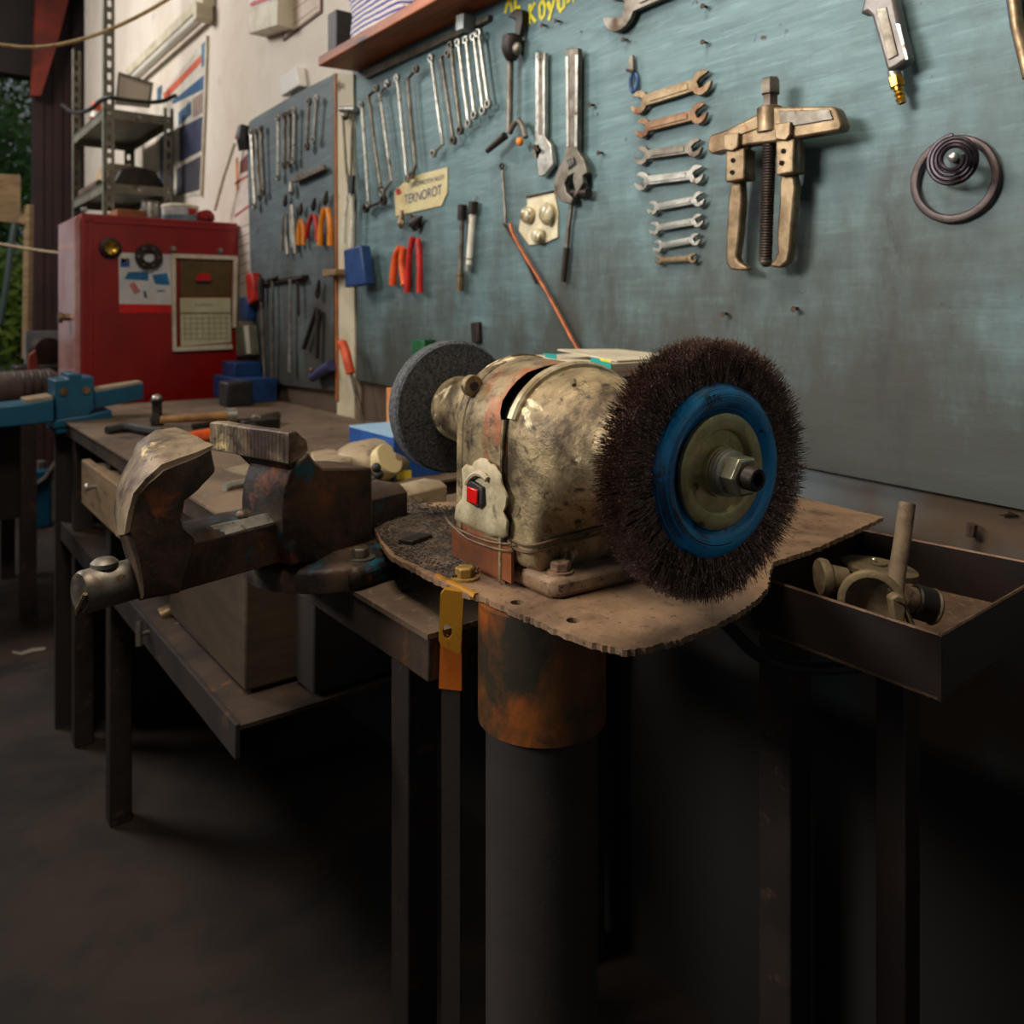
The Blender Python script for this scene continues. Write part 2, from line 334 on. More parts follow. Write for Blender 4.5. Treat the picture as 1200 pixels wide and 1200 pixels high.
# things on the plank shelf
m_stripe = bpy.data.materials.new('striped_cloth'); m_stripe.use_nodes = True
nt = m_stripe.node_tree; wv = nt.nodes.new('ShaderNodeTexWave'); wv.inputs['Scale'].default_value = 22; wv.inputs['Distortion'].default_value = 1.2; wv.bands_direction = 'Z'
tc = nt.nodes.new('ShaderNodeTexCoord'); nt.links.new(tc.outputs['Object'], wv.inputs[0]); cr = nt.nodes.new('ShaderNodeValToRGB'); nt.links.new(wv.outputs[0], cr.inputs[0])
cr.color_ramp.elements[0].position = .35; cr.color_ramp.elements[0].color = lin((70, 66, 150)); cr.color_ramp.elements[1].position = .5; cr.color_ramp.elements[1].color = lin((222, 214, 206))
nt.links.new(cr.outputs[0], nt.nodes['Principled BSDF'].inputs['Base Color']); nt.nodes['Principled BSDF'].inputs['Roughness'].default_value = .7
mb = MB(); rings = []
for k in range(6):
    z = .679 + .032 * k; wdt = .075 + .012 * math.sin(k * 2.1); rings.append([Vector((.972 + .032 * math.cos(a) * (1 + .15 * math.sin(3 * a + k)), 1.80 + (wdt + .07) * math.sin(a) * (1 + .08 * math.sin(5 * a + k)), z + .008 * math.sin(a * 2 + k))) for a in [2 * math.pi * i / 22 for i in range(22)]])
one(mb.loft(rings), 'cloth_bundle', m_stripe, 'white bundle with slanting blue stripes on the plank shelf', 'cloth')
one(MB().box((.945, 1.99, .678), (1.01, 2.045, .79)), 'small_box', m_black, 'small black box on the far end of the plank shelf', 'box', bev=.003)
one(MB().box((.945, 1.22, .678), (1.02, 1.60, .80)), 'toolbox', M('dark_red_box', (92, 28, 24), (60, 20, 18), 8, rough=.5), 'dark red box behind the striped bundle on the shelf', 'box', bev=.004)
# ------------------------------------------------------------------ things on the white wall
LX = WX
def wl(u, v, off=0): return plX(u, v, LX - off)
def wplate(px, off, th, mb=None):
    mb = mb or MB(); return mb.prism([wl(u, v, off + th) for u, v in px], (th, 0, 0))
lt = thing('fluorescent_lamp', 'unlit fluorescent tube lamp fixed lengthwise on the white wall', 'lamp', (LX, 3.9, 1.17))
m_cream = M('cream_enamel', (214, 206, 182), (180, 166, 136), 8, rough=.5, bump=.05)
part(MB().box((LX - .05, 3.28, 1.195), (LX, 4.55, 1.24)), 'housing', m_cream, lt, bev=.004)
part(MB().cyl((LX - .045, 3.33, 1.165), (LX - .045, 4.5, 1.165), .016, n=12), 'tube', M('glass_tube', (226, 222, 208), rough=.3, bump=0), lt)
for y in (3.28, 4.50): part(MB().box((LX - .075, y, 1.135), (LX - .01, y + .045, 1.20)), 'end_cap', m_cream, lt, bev=.004)
# big poster
pt = thing('wall_poster', 'large worn poster with orange heading and blue pictures on the white wall', 'poster', wl(213, 200))
part(wplate([(183, 118), (243, 44), (237, 228), (184, 236)], 0, .003), 'sheet', M('poster_paper', (206, 200, 186), (176, 168, 150), 8, rough=.6, bump=0), pt, smooth=0)
def decal(px, col, name, par, off=.0032, fn=wplate, th=.0006): return part(fn(px, off, th), name, M(name, col, [int(x * .8) for x in col], 18, rough=.55, bump=0), par, smooth=0)
decal([(191, 110), (236, 64), (236, 73), (193, 118)], (206, 92, 66), 'orange_heading', pt)
decal([(184, 104), (189, 99), (189, 120), (184, 122)], (70, 106, 130), 'blue_mark', pt)
decal([(236, 52), (242, 47), (241, 76), (236, 79)], (66, 112, 144), 'blue_mark', pt)
decal([(201, 119), (241, 86), (240, 104), (203, 122)], (44, 88, 128), 'blue_band', pt)
decal([(209, 132), (224, 118), (224, 134), (209, 148)], (56, 92, 126), 'picture', pt)
decal([(226, 116), (239, 106), (238, 132), (226, 138)], (150, 128, 118), 'picture', pt)
decal([(210, 150), (238, 136), (237, 176), (210, 190)], (52, 58, 86), 'picture', pt)
decal([(187, 160), (203, 152), (203, 216), (187, 222)], (56, 70, 92), 'picture', pt)
decal([(207, 198), (236, 182), (235, 222), (207, 230)], (66, 64, 74), 'picture', pt)
part(MB().tube([wl(243, 42, .006), wl(240, 140, .006), wl(236, 230, .006)], .008, 8), 'edge_roll', m_cream, pt)
# items high on the wall
wb = thing('wall_dispenser', 'white box with red and blue print high on the white wall', 'dispenser', wl(308, 40))
part(wplate([(290, -30), (326, -50), (325, 30), (291, 40)], 0, .06), 'casing', m_cream, wb, bev=.004)
decal([(292, -30), (324, -46), (324, 0), (292, 11)], (222, 214, 210), 'print_sheet', wb, .0602)
decal([(293, 3), (323, -8), (323, -3), (293, 8)], (206, 60, 50), 'red_line', wb, .062); decal([(293, -10), (312, -17), (312, -12), (293, -5)], (66, 60, 120), 'blue_line', wb, .062)
fr = thing('wall_notice', 'pale notice in a thin dark frame high on the white wall', 'notice', wl(352, 40))
part(wplate([(329, -40), (377, -75), (376, 14), (331, 48)], 0, .006), 'frame', M('dark_red_frame', (110, 66, 60), rough=.6), fr, smooth=0)
part(wplate([(331, -38), (375, -70), (374.5, 12), (333, 44)], .006, .002), 'paper', M('aged_paper', (214, 196, 176), (190, 168, 150), 9, rough=.7, bump=0), fr, smooth=0)
for i in range(5):
    t_ = i / 5; decal([(334, 36 - 16 * i), (372, 8 - 17 * i), (372, 7 - 17 * i), (334, 35 - 16 * i)], (150, 110, 96), 'print_line', fr, .0082)
lb = one(wplate([(327, 90), (347, 77), (350, 100), (329, 113)], 0, .03), 'wall_socket', M('glossy_white_plastic', (254, 252, 246), rough=.2, bump=0, coat=.6), 'glossy white square box on the wall above the smaller board', 'switch box', bev=.004)
one(MB().tube([wl(275, 168, .03), wl(262, 208, .05), wl(252, 246, .05)], .006, 8), 'wooden_stick', m_cream, 'pale thin stick leaning on the white wall behind the red cabinet', 'stick')
ch = thing('wall_chart', 'white chart with red borders hanging beyond the smaller tool board', 'chart', wl(285, 350))
part(wplate([(274.5, 160), (291, 150), (295, 352), (277, 358)], 0, .003), 'sheet', M('chart_paper', (220, 208, 196), (200, 184, 170), 8, rough=.7, bump=0), ch, smooth=0)
for a, b_ in ((160, 152), (252, 240), (214, 204)): decal([(275, a), (293, b_ - 1), (293, b_ + 1.5), (275, a + 3)], (190, 50, 44), 'red_line', ch)
decal([(276, 186), (279, 184), (280, 222), (277, 224)], (214, 130, 70), 'orange_mark', ch); decal([(281, 190), (290, 180), (290, 200), (281, 204)], (120, 44, 36), 'red_picture', ch)
for i in range(7): decal([(278, 268 + i * 11), (292, 262 + i * 11), (292, 263 + i * 11), (278, 269 + i * 11)], (160, 130, 124), 'print_line', ch)
one(MB().tube([wp(286, 150, .02), wp(284, 162, .03), wp(287, 176, .02)], .022, 10, smooth=1), 'black_glove', m_black, 'black rag bundled over the far upper corner of the smaller board', 'rag', jit=.004)
# ------------------------------------------------------------------ red cabinet (its side faces us)
Yc = 3.0
def pc(u, v, off=0): return plY(u, v, Yc - off)
def cplate(px, off, th, mb=None): return (mb or MB()).prism([pc(u, v, off + th) for u, v in px], (0, th, 0))
m_redcab = M('red_enamel', (150, 14, 12), (122, 10, 10), 5, (.4, .7), c3=(70, 14, 12), sc3=24, th3=(.70, .74), rough=.34, bump=.08, bsc=14, coat=.3)
cx0, cx1, cz1 = .522, 1.035, .322
cb = thing('metal_cabinet', 'glossy red sheet-metal cabinet at the far end of the bench', 'cabinet', (.78, 3.2, FL))
part(MB().box((cx0, Yc, FL), (cx1, 3.34, cz1)), 'body', m_redcab, cb, bev=.004)
part(MB().box((cx0 + .02, Yc - .004, FL + .05), (cx0 + .035, Yc, cz1 - .02)), 'seam', m_redcab, cb, bev=.002)
part(MB().box((cx0 + .01, Yc - .004, cz1 - .03), (cx1, Yc, cz1 - .02)), 'seam', m_redcab, cb, bev=.002)
part(MB().box((cx0 - .018, Yc + .012, FL + .04), (cx0, 3.325, cz1 - .012)), 'door', M('pale_sheen_red_door', (206, 160, 156), (180, 110, 106), 4, rough=.16, bump=.04, coat=.8), cb, bev=.003)  # pale pink base colour stands in for daylight reflected in the red door
part(MB().lathe([(0, .012), (.02, .012), (.024, .02), (.034, .018)], (cx0 - .018, 3.1, -.02), (-1, 0, 0), 14), 'door_knob', m_brassy, cb)
br = thing('brass_knob', 'round brass cap stuck on the side of the red cabinet', 'brass cap', pc(129, 292))
part(MB().lathe([(0, .034), (.012, .034), (.016, .026)], pc(129, 291), (0, -1, 0), 20), 'base', m_darksteel, br)
part(MB().lathe([(.014, .024), (.03, .022), (.022, .010), (.022, .002)], pc(129, 291), (0, -1, 0), 20), 'cap', M('brass', (206, 170, 70), (150, 116, 44), 30, rough=.25, metal=.9, bump=.1), br)
ps = thing('advert_poster', 'white and blue advert poster with a red bottom band on the red cabinet', 'poster', pc(170, 365))
part(cplate([(139, 296), (200, 298), (201, 367), (140, 367)], .001, .002), 'sheet', M('advert_paper', (214, 212, 210), (196, 196, 200), 14, rough=.4, bump=0), ps, smooth=0)
def cd(px, col, name, par, off=.0032): return part(cplate(px, off, .0006), name, M(name, col, [int(x * .85) for x in col], 25, rough=.45, bump=0), par, smooth=0)
cd([(140, 356), (201, 357), (201, 367), (140, 367)], (222, 24, 20), 'red_band', ps)
cd([(146, 327), (150, 319), (174, 318), (174, 329)], (30, 110, 156), 'blue_panel', ps); cd([(178, 322), (196, 320), (199, 334), (182, 333)], (30, 120, 176), 'blue_panel', ps)
cd([(141, 303), (152, 303), (152, 313), (141, 313)], (48, 84, 170), 'blue_emblem', ps); cd([(142, 302), (150, 301), (150, 306), (143, 308)], (206, 196, 90), 'yellow_emblem', ps)
cd([(151, 334), (157, 330), (165, 342), (158, 345)], (214, 128, 130), 'pink_picture', ps); cd([(168, 341), (171, 341), (173, 349), (169, 349)], (80, 84, 100), 'dark_picture', ps)
cd([(184, 340), (193, 340), (193, 342), (184, 342)], (90, 94, 140), 'print_line', ps)
gr = thing('gear_disc', 'dark notched metal disc hung on the cabinet over the advert poster', 'disc', pc(174, 303, .02))
part(MB().washer(pc(174, 301, .006), (0, -1, 0), .044, .019, .014, 28), 'disc', m_darksteel, gr, bev=.002)
for k in range(6):
    a = k * math.pi / 3; c = pc(174, 301, .02) + Vector((math.cos(a), 0, math.sin(a))) * .032
    part(MB().cyl(c, c + Vector((0, -.004, 0)), .005, n=8), 'rivet', m_steel, gr)
part(MB().washer(pc(176, 313, .012), (0, -1, 0), .012, .007, .006, 16), 'hanger_ring', m_chrome, gr)
cal = thing('wall_calendar', 'white-framed calendar with a small red car picture on the red cabinet', 'calendar', pc(238, 412))
mbf = MB()
for q in ([(201, 297), (279, 300), (279, 304.5), (201, 302)], [(201, 302), (206, 302), (207, 407), (203, 412)], [(274, 304), (279, 304.5), (277, 384), (273, 384)], [(203, 412), (207, 407), (272, 403), (273, 409)]): cplate(q, .001, .014, mbf)
part(mbf, 'frame', M('white_frame', (226, 216, 196), (200, 186, 160), 10, rough=.45, bump=0), cal, bev=.002)
cd([(206, 302), (274, 304), (272, 404), (207, 407)], (120, 26, 16), 'backing', cal, .002)
cd([(212, 304), (271, 306), (270, 347), (212, 347)], (96, 76, 38), 'photo', cal, .0035)
cd([(231, 322), (235, 320), (243, 320), (247, 323), (248, 329), (230, 329)], (196, 24, 22), 'car_picture', cal, .0048); cd([(229, 329), (249, 329), (247, 333), (231, 333)], (30, 16, 14), 'car_shadow_print', cal, .0046)
part(cplate([(211, 349), (270, 349), (271, 401), (212, 406)], .004, .004), 'date_pad', M('date_paper', (206, 202, 168), (190, 184, 150), 10, rough=.7, bump=0), cal, smooth=0)
cd([(211, 366), (270, 366), (270, 368), (211, 368)], (150, 130, 110), 'pad_seam', cal, .0085)
for i in range(8): cd([(216 + i * 7, 370), (216.7 + i * 7, 370), (217.3 + i * 7, 398), (216.6 + i * 7, 398)], (150, 160, 122), 'grid_line', cal, .0085)
for i in range(5): cd([(214, 373 + i * 6), (268, 372 + i * 6), (268, 372.7 + i * 6), (214, 373.7 + i * 6)], (160, 166, 130), 'grid_line', cal, .0085)
text('TAKVIM', 'heading', M('green_ink', (120, 146, 110), rough=.6, bump=0), cal, pc(228, 359, .009), (1, 0, 0), (0, 0, 1), .010, .06)
for u, v, l_ in ((202, 292, 'small white knob magnet above the calendar frame on the red cabinet'), (257, 294, 'small grey magnet above the right part of the calendar frame'), (98, 246, 'small silver cap on the front top corner of the red cabinet')):
    one(MB().lathe([(0, .010), (.012, .010), (.016, .006)], pc(u, v), (0, -1, 0), 12), 'magnet', m_chrome, l_, 'magnet')
# things on top of the cabinet
def ctop(u, Y): p = plY(u, 250, Y); return Vector((p.x, Y, cz1))
jr = thing('steel_can', 'small silver can standing on top of the red cabinet', 'can', ctop(175, 3.08))
c = ctop(175, 3.08); part(MB().lathe([(0, .027), (.03, .029), (.06, .026)], c, (0, 0, 1), 16), 'body', m_chrome, jr); part(MB().washer(c + Vector((0, 0, .06)), (0, 0, 1), .029, .02, .006, 16), 'rim', m_steel, jr)
tp = thing('paint_tin', 'low white and blue tin with red print on top of the red cabinet', 'tin', ctop(211, 3.1)); c = ctop(211, 3.1)
part(MB().lathe([(0, .058), (.05, .062)], c, (0, 0, 1), 28), 'body', M('white_tin', (206, 208, 206), (180, 184, 186), 12, rough=.4, bump=0), tp)
part(MB().lathe([(.004, .0605), (.022, .0618)], c, (0, 0, 1), 28, False), 'blue_band', M('blue_print', (90, 128, 140), (130, 150, 156), 30, rough=.45, bump=0), tp)
part(MB().lathe([(.05, .064), (.058, .064), (.062, .058)], c, (0, 0, 1), 28), 'lid', m_white, tp)
part(MB().box((c.x + .012, c.y - .066, .026 + cz1), (c.x + .038, c.y - .055, .046 + cz1)), 'red_label', m_red, tp)
one(MB().ell(ctop(240, 3.08) + Vector((0, 0, .022)), .036, .03, .022), 'work_glove', M('red_black_cloth', (150, 20, 24), (26, 20, 22), 24, (.5, .52), rough=.7), 'crumpled red and black glove on the near top edge of the red cabinet', 'glove', jit=.012)
one(MB().box(Vector(ctop(150, 3.1)) + Vector((-.045, -.05, 0)), Vector(ctop(150, 3.1)) + Vector((.05, .08, .028))), 'cardboard_tray', M('cardboard', (150, 96, 52), (122, 76, 42), 8, rough=.8), 'flat brown cardboard piece lying on top of the red cabinet', 'cardboard', bev=.002)
# ------------------------------------------------------------------ slotted-angle shelving behind the cabinet
m_galv = M('grey_slotted_steel', (128, 126, 112), (96, 94, 82), 9, (.4, .65), c3=(90, 70, 50), sc3=30, rough=.55, metal=.4, bump=.15)
sx0, sx1, sy0, sy1 = .727, 1.00, 3.70, 4.42
su = thing('shelving_unit', 'grey slotted-angle shelving unit standing behind the red cabinet', 'shelving', ((sx0 + sx1) / 2, 4.06, FL))
def post(x, y, dx, dy, top):
    mb = MB(); n = int((top - FL) / .05)
    mb.box((min(x, x + dx * .003), min(y, y + dy * .04), FL), (max(x, x + dx * .003), max(y, y + dy * .04), top))
    # face towards us: two rails joined by webs, leaving the slots open
    for xa, xb in ((0, .013), (.027, .04)):
        mb.box((min(x + dx * xa, x + dx * xb), min(y, y + dy * .003), FL), (max(x + dx * xa, x + dx * xb), max(y, y + dy * .003), top))
    for i in range(n): mb.box((min(x + dx * .013, x + dx * .027), min(y, y + dy * .003), FL + i * .05), (max(x + dx * .013, x + dx * .027), max(y, y + dy * .003), FL + i * .05 + .022))
    part(mb, 'upright', m_galv, su, smooth=0)
post(sx0, sy0, 1, 1, 1.75); post(sx1, sy0, -1, 1, .87); post(sx0, sy1, 1, -1, 1.25); post(sx1, sy1, -1, -1, .87)
for z in (.83, .525, .15, -.3):
    s_ = MB(); s_.box((sx0, sy0 + .004, z), (sx1, sy1, z + .004))
    for y in (sy0 + .003, sy1 - .006): s_.box((sx0, y, z - .034), (sx1, y + .003, z + .004))
    for x in (sx0 + .003, sx1 - .006): s_.box((x, sy0, z - .034), (x + .003, sy1, z + .004))
    part(s_, 'shelf_panel', m_galv, su, smooth=0)
    for x in (sx0 + .02, sx1 - .02, (sx0 + sx1) / 2): part(MB().hex((x, sy0 + .003, z - .016), (0, -1, 0), .008, .005), 'bolt', m_chrome, su)
fm = thing('picture_frame', 'thin-framed glass panel leaning on the top shelf of the shelving unit', 'frame', (.86, 4.0, .835))
fp = [plY(u, v, 3.95) for u, v in ((139, 84), (180, 97), (176, 126), (135, 122))]; fq = [plY(u, v, 3.95) for u, v in ((141, 88), (177, 100), (173, 123), (138, 119))]
mb = MB()
for i in range(4): j = (i + 1) % 4; mb.prism([fp[i], fp[j], fq[j], fq[i]], (0, .012, 0))
part(mb, 'frame', m_galv, fm, smooth=0); part(MB().prism([p + Vector((0, .005, 0)) for p in fq], (0, .003, 0)), 'panel', M('pale_panel', (196, 186, 170), rough=.3, bump=0), fm, smooth=0)
bt = thing('spray_bottle', 'orange-capped white bottle on the top shelf near the far upright', 'bottle', (.77, 4.1, .834))
part(MB().lathe([(0, .026), (.05, .027), (.07, .018)], (.775, 4.1, .834), (0, 0, 1), 14), 'body', m_white, bt); part(MB().lathe([(.07, .022), (.11, .02)], (.775, 4.1, .834), (0, 0, 1), 14), 'cap', m_orange, bt)
part(MB().lathe([(.012, .0275), (.04, .0275)], (.775, 4.1, .834), (0, 0, 1), 14, False), 'label_band', m_red, bt)
one(MB().tube([(.70, 4.5, 1.0), (.70, 4.2, .90), (.715, 3.9, .86), (.722, 3.67, .875), (.80, 3.66, .868), (.93, 3.66, .875), (1.0, 3.66, .92)], .009, 8, smooth=2), 'black_cable', m_black, 'black cable slung around the top of the shelving unit', 'cable')
one(MB().box((.80, 4.0, .5295), (.90, 4.25, .66)), 'cardboard_box', M('beige_box', (176, 156, 122), (150, 130, 100), 8, rough=.8), 'beige cardboard box on the middle shelf of the shelving unit', 'box', bev=.002)
mb = MB().prism([(.77, 3.75, .530), (.985, 3.75, .530), (.94, 3.75, .605), (.86, 3.75, .618), (.80, 3.75, .598)], (0, .24, 0)); one(mb, 'engine_cover', m_darksteel, 'dark low cover with sloping sides on the middle shelf', 'machine part', bev=.01)
one(MB().tube([(.75, 3.9, .550), (.755, 4.1, .560), (.75, 4.3, .549)], .018, 8, smooth=2), 'hose_bundle', M('dusty_hose', (110, 92, 80), (70, 58, 52), 20, rough=.8), 'dusty bundled hose on the left edge of the middle shelf', 'hose')
# rope cables
one(MB().tube([dep(-30, 48, 2.6), dep(0, 53, 2.6), dep(45, 57, 2.6), dep(100, 46, 2.6), dep(150, 26, 2.6), dep(200, -2, 2.6), dep(235, -30, 2.6)], .0062, 8, smooth=2), 'hanging_cable', M('yellowed_rope', (206, 176, 120), (176, 140, 90), 30, rough=.7), 'yellowish rope sagging across the top left of the workshop', 'rope')
one(MB().tube([dep(-30, 282, 3.3), dep(0, 286, 3.3), dep(40, 293, 3.3), dep(80, 298, 3.25)], .006, 8, smooth=2), 'thin_rope', M('grey_rope', (170, 150, 116), (140, 116, 90), 30, rough=.7), 'thin pale rope running to the red cabinet from the left', 'rope')
one(MB().tube([plY(0, 380, 5.6), plY(8, 330, 5.6), plY(14, 280, 5.6), plY(17, 262, 5.6)], .018, 8), 'steel_pipe', M('dark_green_pipe', (40, 60, 56), rough=.5), 'slim dark green pipe rising in front of the garden opening', 'pipe')
one(MB().prism([plY(u, v, 5.0) for u, v in ((-10, 203), (24, 205), (24, 262), (-10, 258))], (0, .03, 0)), 'wooden_board', m_wood, 'pale wooden board standing in the opening at the far left', 'wooden board', smooth=0)
one(MB().tube([plY(24, 262, 5.0), plY(34, 240, 5.0), plY(33, 300, 5.0), plY(31, 420, 5.0)], .022, 8), 'wooden_pole', m_wood, 'thin wooden pole beside the dark door jamb', 'pole')
# ------------------------------------------------------------------ hand tools on the boards
def s2(u, v): p = wp(u, v); return Vector((-p.y, p.z))
def w3(q, off): return Vector((BX - off, -q.x, q.y))
def head_arc(c, d, R, g, w_, tilt):
    # outline of an open jaw: from the neck on one side round to the other
    def rot(a): ca, sa = math.cos(a), math.sin(a); return Vector((d.x * ca - d.y * sa, d.x * sa + d.y * ca))
    beta = math.asin(min(.95, w_ / R)); mu = math.asin(min(.9, g / R)); pts = []
    a0 = math.pi - beta; a1 = tilt + mu
    for i in range(9): pts.append(c + rot(a0 + (a1 - a0) * i / 8) * R)
    dm = rot(tilt); nm = Vector((-dm.y, dm.x))
    pts += [c + nm * g - dm * R * .05, c + nm * g * .7 - dm * R * .35, c - nm * g * .7 - dm * R * .35, c - nm * g - dm * R * .05]
    a0 = tilt - mu; a1 = -(math.pi - beta)
    for i in range(9): pts.append(c + rot(a0 + (a1 - a0) * i / 8) * R)
    return pts
def open_wrench(p1, p2, R1, R2, mat, label, group, off=.006, th=.006, wd=.5):
    a, b = s2(*p1), s2(*p2); d = (b - a).normalized(); R1 *= 1.15; R2 *= 1.15
    k = (a - b).length; hw = wd * min(R1, R2)
    pts = head_arc(a, -d, R1, R1 * .40, hw, math.radians(-20)) + head_arc(b, d, R2, R2 * .40, hw, math.radians(20))
    mb = MB().prism([w3(q, off + th) for q in pts], (th, 0, 0))
    n = Vector((-d.y, d.x)) * hw * .55                              # raised rib of the shank
    mb.prism([w3(q, off + th * 1.25) for q in (a + d * R1 * 1.3 + n, b - d * R2 * 1.3 + n, b - d * R2 * 1.3 - n, a + d * R1 * 1.3 - n)], (th, 0, 0))
    o = thing('open_end_wrench', label, 'wrench', w3(a if a.y < b.y else b, off), group)
    part(mb, 'wrench_body', mat, o, bev=.0008)
    return o
GW = 'open-ended wrenches in a column beside the puller'
spec = [((754, 121), (827, 98), .0172, .0172, m_brassy, 'largest, tarnished open-ended wrench, topmost in the column'),
        ((758, 151), (824, 134), .0145, .0145, M('rusty_wrench', (140, 112, 84), (96, 62, 42), 22, (.4, .6), c3=(140, 70, 34), sc3=40, rough=.5, metal=.6), 'rust-stained open-ended wrench, second from the top of the column'),
        ((757, 183), (819, 174), .0138, .0132, m_steel, 'open-ended wrench with its tip behind the puller arm, third in the column'),
        ((757, 213), (821, 205), .0138, .0132, m_chrome, 'bright silver open-ended wrench, fourth from the top of the column'),
        ((770, 244), (824, 234), .0105, .0105, m_chrome, 'fifth open-ended wrench from the top, with a shiny stamped shank'),
        ((772, 268), (823, 259), .0102, .0095, m_chrome, 'sixth open-ended wrench from the top of the column'),
        ((776, 289), (820, 281), .0092, .0088, m_chrome, 'second smallest open-ended wrench, next to last in the column'),
        ((777, 305), (817, 303), .0072, .0072, m_brassy, 'smallest open-ended wrench at the bottom of the column')]
for a, b, r1, r2, mt, lb in spec: open_wrench(a, b, r1, r2, mt, lb, GW)
open_wrench((732, 12), (850, -40), .034, .034, m_steel, 'very large open-ended wrench cut by the top edge, above the wrench column', None, th=.010, wd=.42)
def nail(u, v, label, l=.012, r=.0022, du=5, dv=3):
    p, q = wp(u, v), wp(u + du * .6, v + dv, l); mb = MB().cyl(p, p + Vector((-l, -du * .0004, -.002)), r, n=8); mb.cyl(p + Vector((-l, -du * .0004, -.002)), p + Vector((-l - .001, -du * .0004, -.002)), r * 2, n=8)
    one(mb, 'nail', m_nail, label, 'nail', 'nails in the tool board')
for u, v, lb in [(640, 30, 'rusty nail just under the yellow K in the board'), (656, 25, 'rusty nail under the yellow letters, right of the first'), (735, 47, 'rusty nail below the very large wrench'), (765, 3, 'bent nail at the top edge beyond the large wrench'),
                 (828, 8, 'rusty nail near the top, right of the large wrench'), (828, 50, 'rusty nail above the topmost wrench head'), (696, 123, 'thick dark stub nail right of the long adjustable wrench'), (706, 179, 'short nail left of the wrench column'),
                 (852, 367, 'left one of two nails below the puller'), (934, 361, 'right one of two nails below the puller'), (612, 62, 'nail head by the top of the small adjustable wrench'), (642, 82, 'nail right of the small adjustable wrench handle')]: nail(u, v, lb)
# ring spanners hanging below the rack
def ring_spanner(px, label, mat, group, r=.0046, R=.0095, heads=(True, True), off=.012, name='ring_wrench'):
    o = thing(name, label, 'wrench', wp(px[-1][0], px[-1][1], off), group)
    P3 = [wp(u, v, off + .006) for u, v in px]
    part(MB().tube(P3, r, 8), 'shank', mat, o)
    for (k, f) in ((0, heads[0]), (-1, heads[1])):
        if not f: continue
        e = P3[k]; nb = P3[1] if k == 0 else P3[-2]; d = (e - nb).normalized()
        part(MB().washer(e + d * R * .8 + Vector((.005, 0, 0)), (-1, 0, 0), R, R * .58, .010, 18), 'ring_head', mat, o, bev=.001)
    return o
GR = 'offset ring wrenches hanging under the rack'
for px, lb, mt in [([(424, 126), (428, 180), (432, 236)], 'bright straight ring wrench, furthest left under the rack', m_chrome),
                   ([(440, 105), (432, 113), (439, 170), (446, 219)], 'second ring wrench from the left, its upper end bent right', m_steel),
                   ([(453, 100), (445, 110), (452, 160), (458.5, 212), (450, 224)], 'third ring wrench from the left, bent outward at both ends', m_chrome),
                   ([(466, 95), (472, 155), (477, 206)], 'fourth ring wrench from the left, bright and straight', m_chrome),
                   ([(486, 83), (478, 92), (482, 145), (487, 194), (484, 202)], 'fifth ring wrench from the left, dull and bent at the top', m_steel),
                   ([(506, 72), (513, 125), (519, 169), (510, 178)], 'first ring wrench of the second cluster, longest there', m_chrome),
                   ([(523, 64), (517, 68), (524, 115), (531, 161)], 'dull ring wrench, second of the second cluster', m_steel),
                   ([(529, 57), (534, 105), (539, 149)], 'ring wrench third of the second cluster', m_steel),
                   ([(538, 54), (543, 98), (549, 141)], 'ring wrench fourth of the second cluster', m_chrome),
                   ([(547, 51), (551, 92), (556, 131)], 'ring wrench fifth of the second cluster', m_chrome),
                   ([(556, 47), (561, 88), (566, 126)], 'ring wrench next to last of the second cluster', m_chrome),
                   ([(562, 43), (567, 82), (572, 118)], 'shortest ring wrench, nearest to the dark brace', m_chrome)]:
    ring_spanner(px, lb, mt, GR)
ring_spanner([(447, 236), (431, 243)], 'short stubby ring wrench behind the lower ends of the left cluster', m_darksteel, None, R=.013)
# dark swivel brace
hb = thing('hand_brace', 'dark greasy hand brace with a T-handle and orange tip, hanging near the yellow letters', 'hand drill', wp(597, 155, .02))
part(plate([(594, 20), (604, 10), (612, 11), (612, 24), (609, 42), (603, 42), (604, 22)], .006, .012), 'hook', m_darksteel, hb, bev=.002)
part(MB().lathe([(0, .010), (.006, .020), (.030, .021), (.045, .014), (.052, .009)], wp(601, 40, .024), wp(599, 75, .024) - wp(601, 40, .024), 14), 'gear_housing', m_darksteel, hb, jit=.002)
part(MB().ell(wp(606, 57, .045), .009, .010, .013), 'chuck', m_steel, hb)
part(rod([(598, 72), (597, 156)], .0072, .022, 10), 'spindle', m_steel, hb)
part(MB().tube([wp(571, 177, .03), wp(592, 159, .024)], [.006, .0085], 10), 'crank_handle', m_darksteel, hb)
part(MB().tube([wp(597, 156, .022), wp(603, 144, .022), wp(609, 141, .022), wp(614, 152, .024), wp(616, 161, .026)], .0058, 8, smooth=1), 'crank_arm', m_steel, hb)
part(MB().ell(wp(609, 166, .024), .007, .008, .009), 'orange_tip', m_orange2, hb)
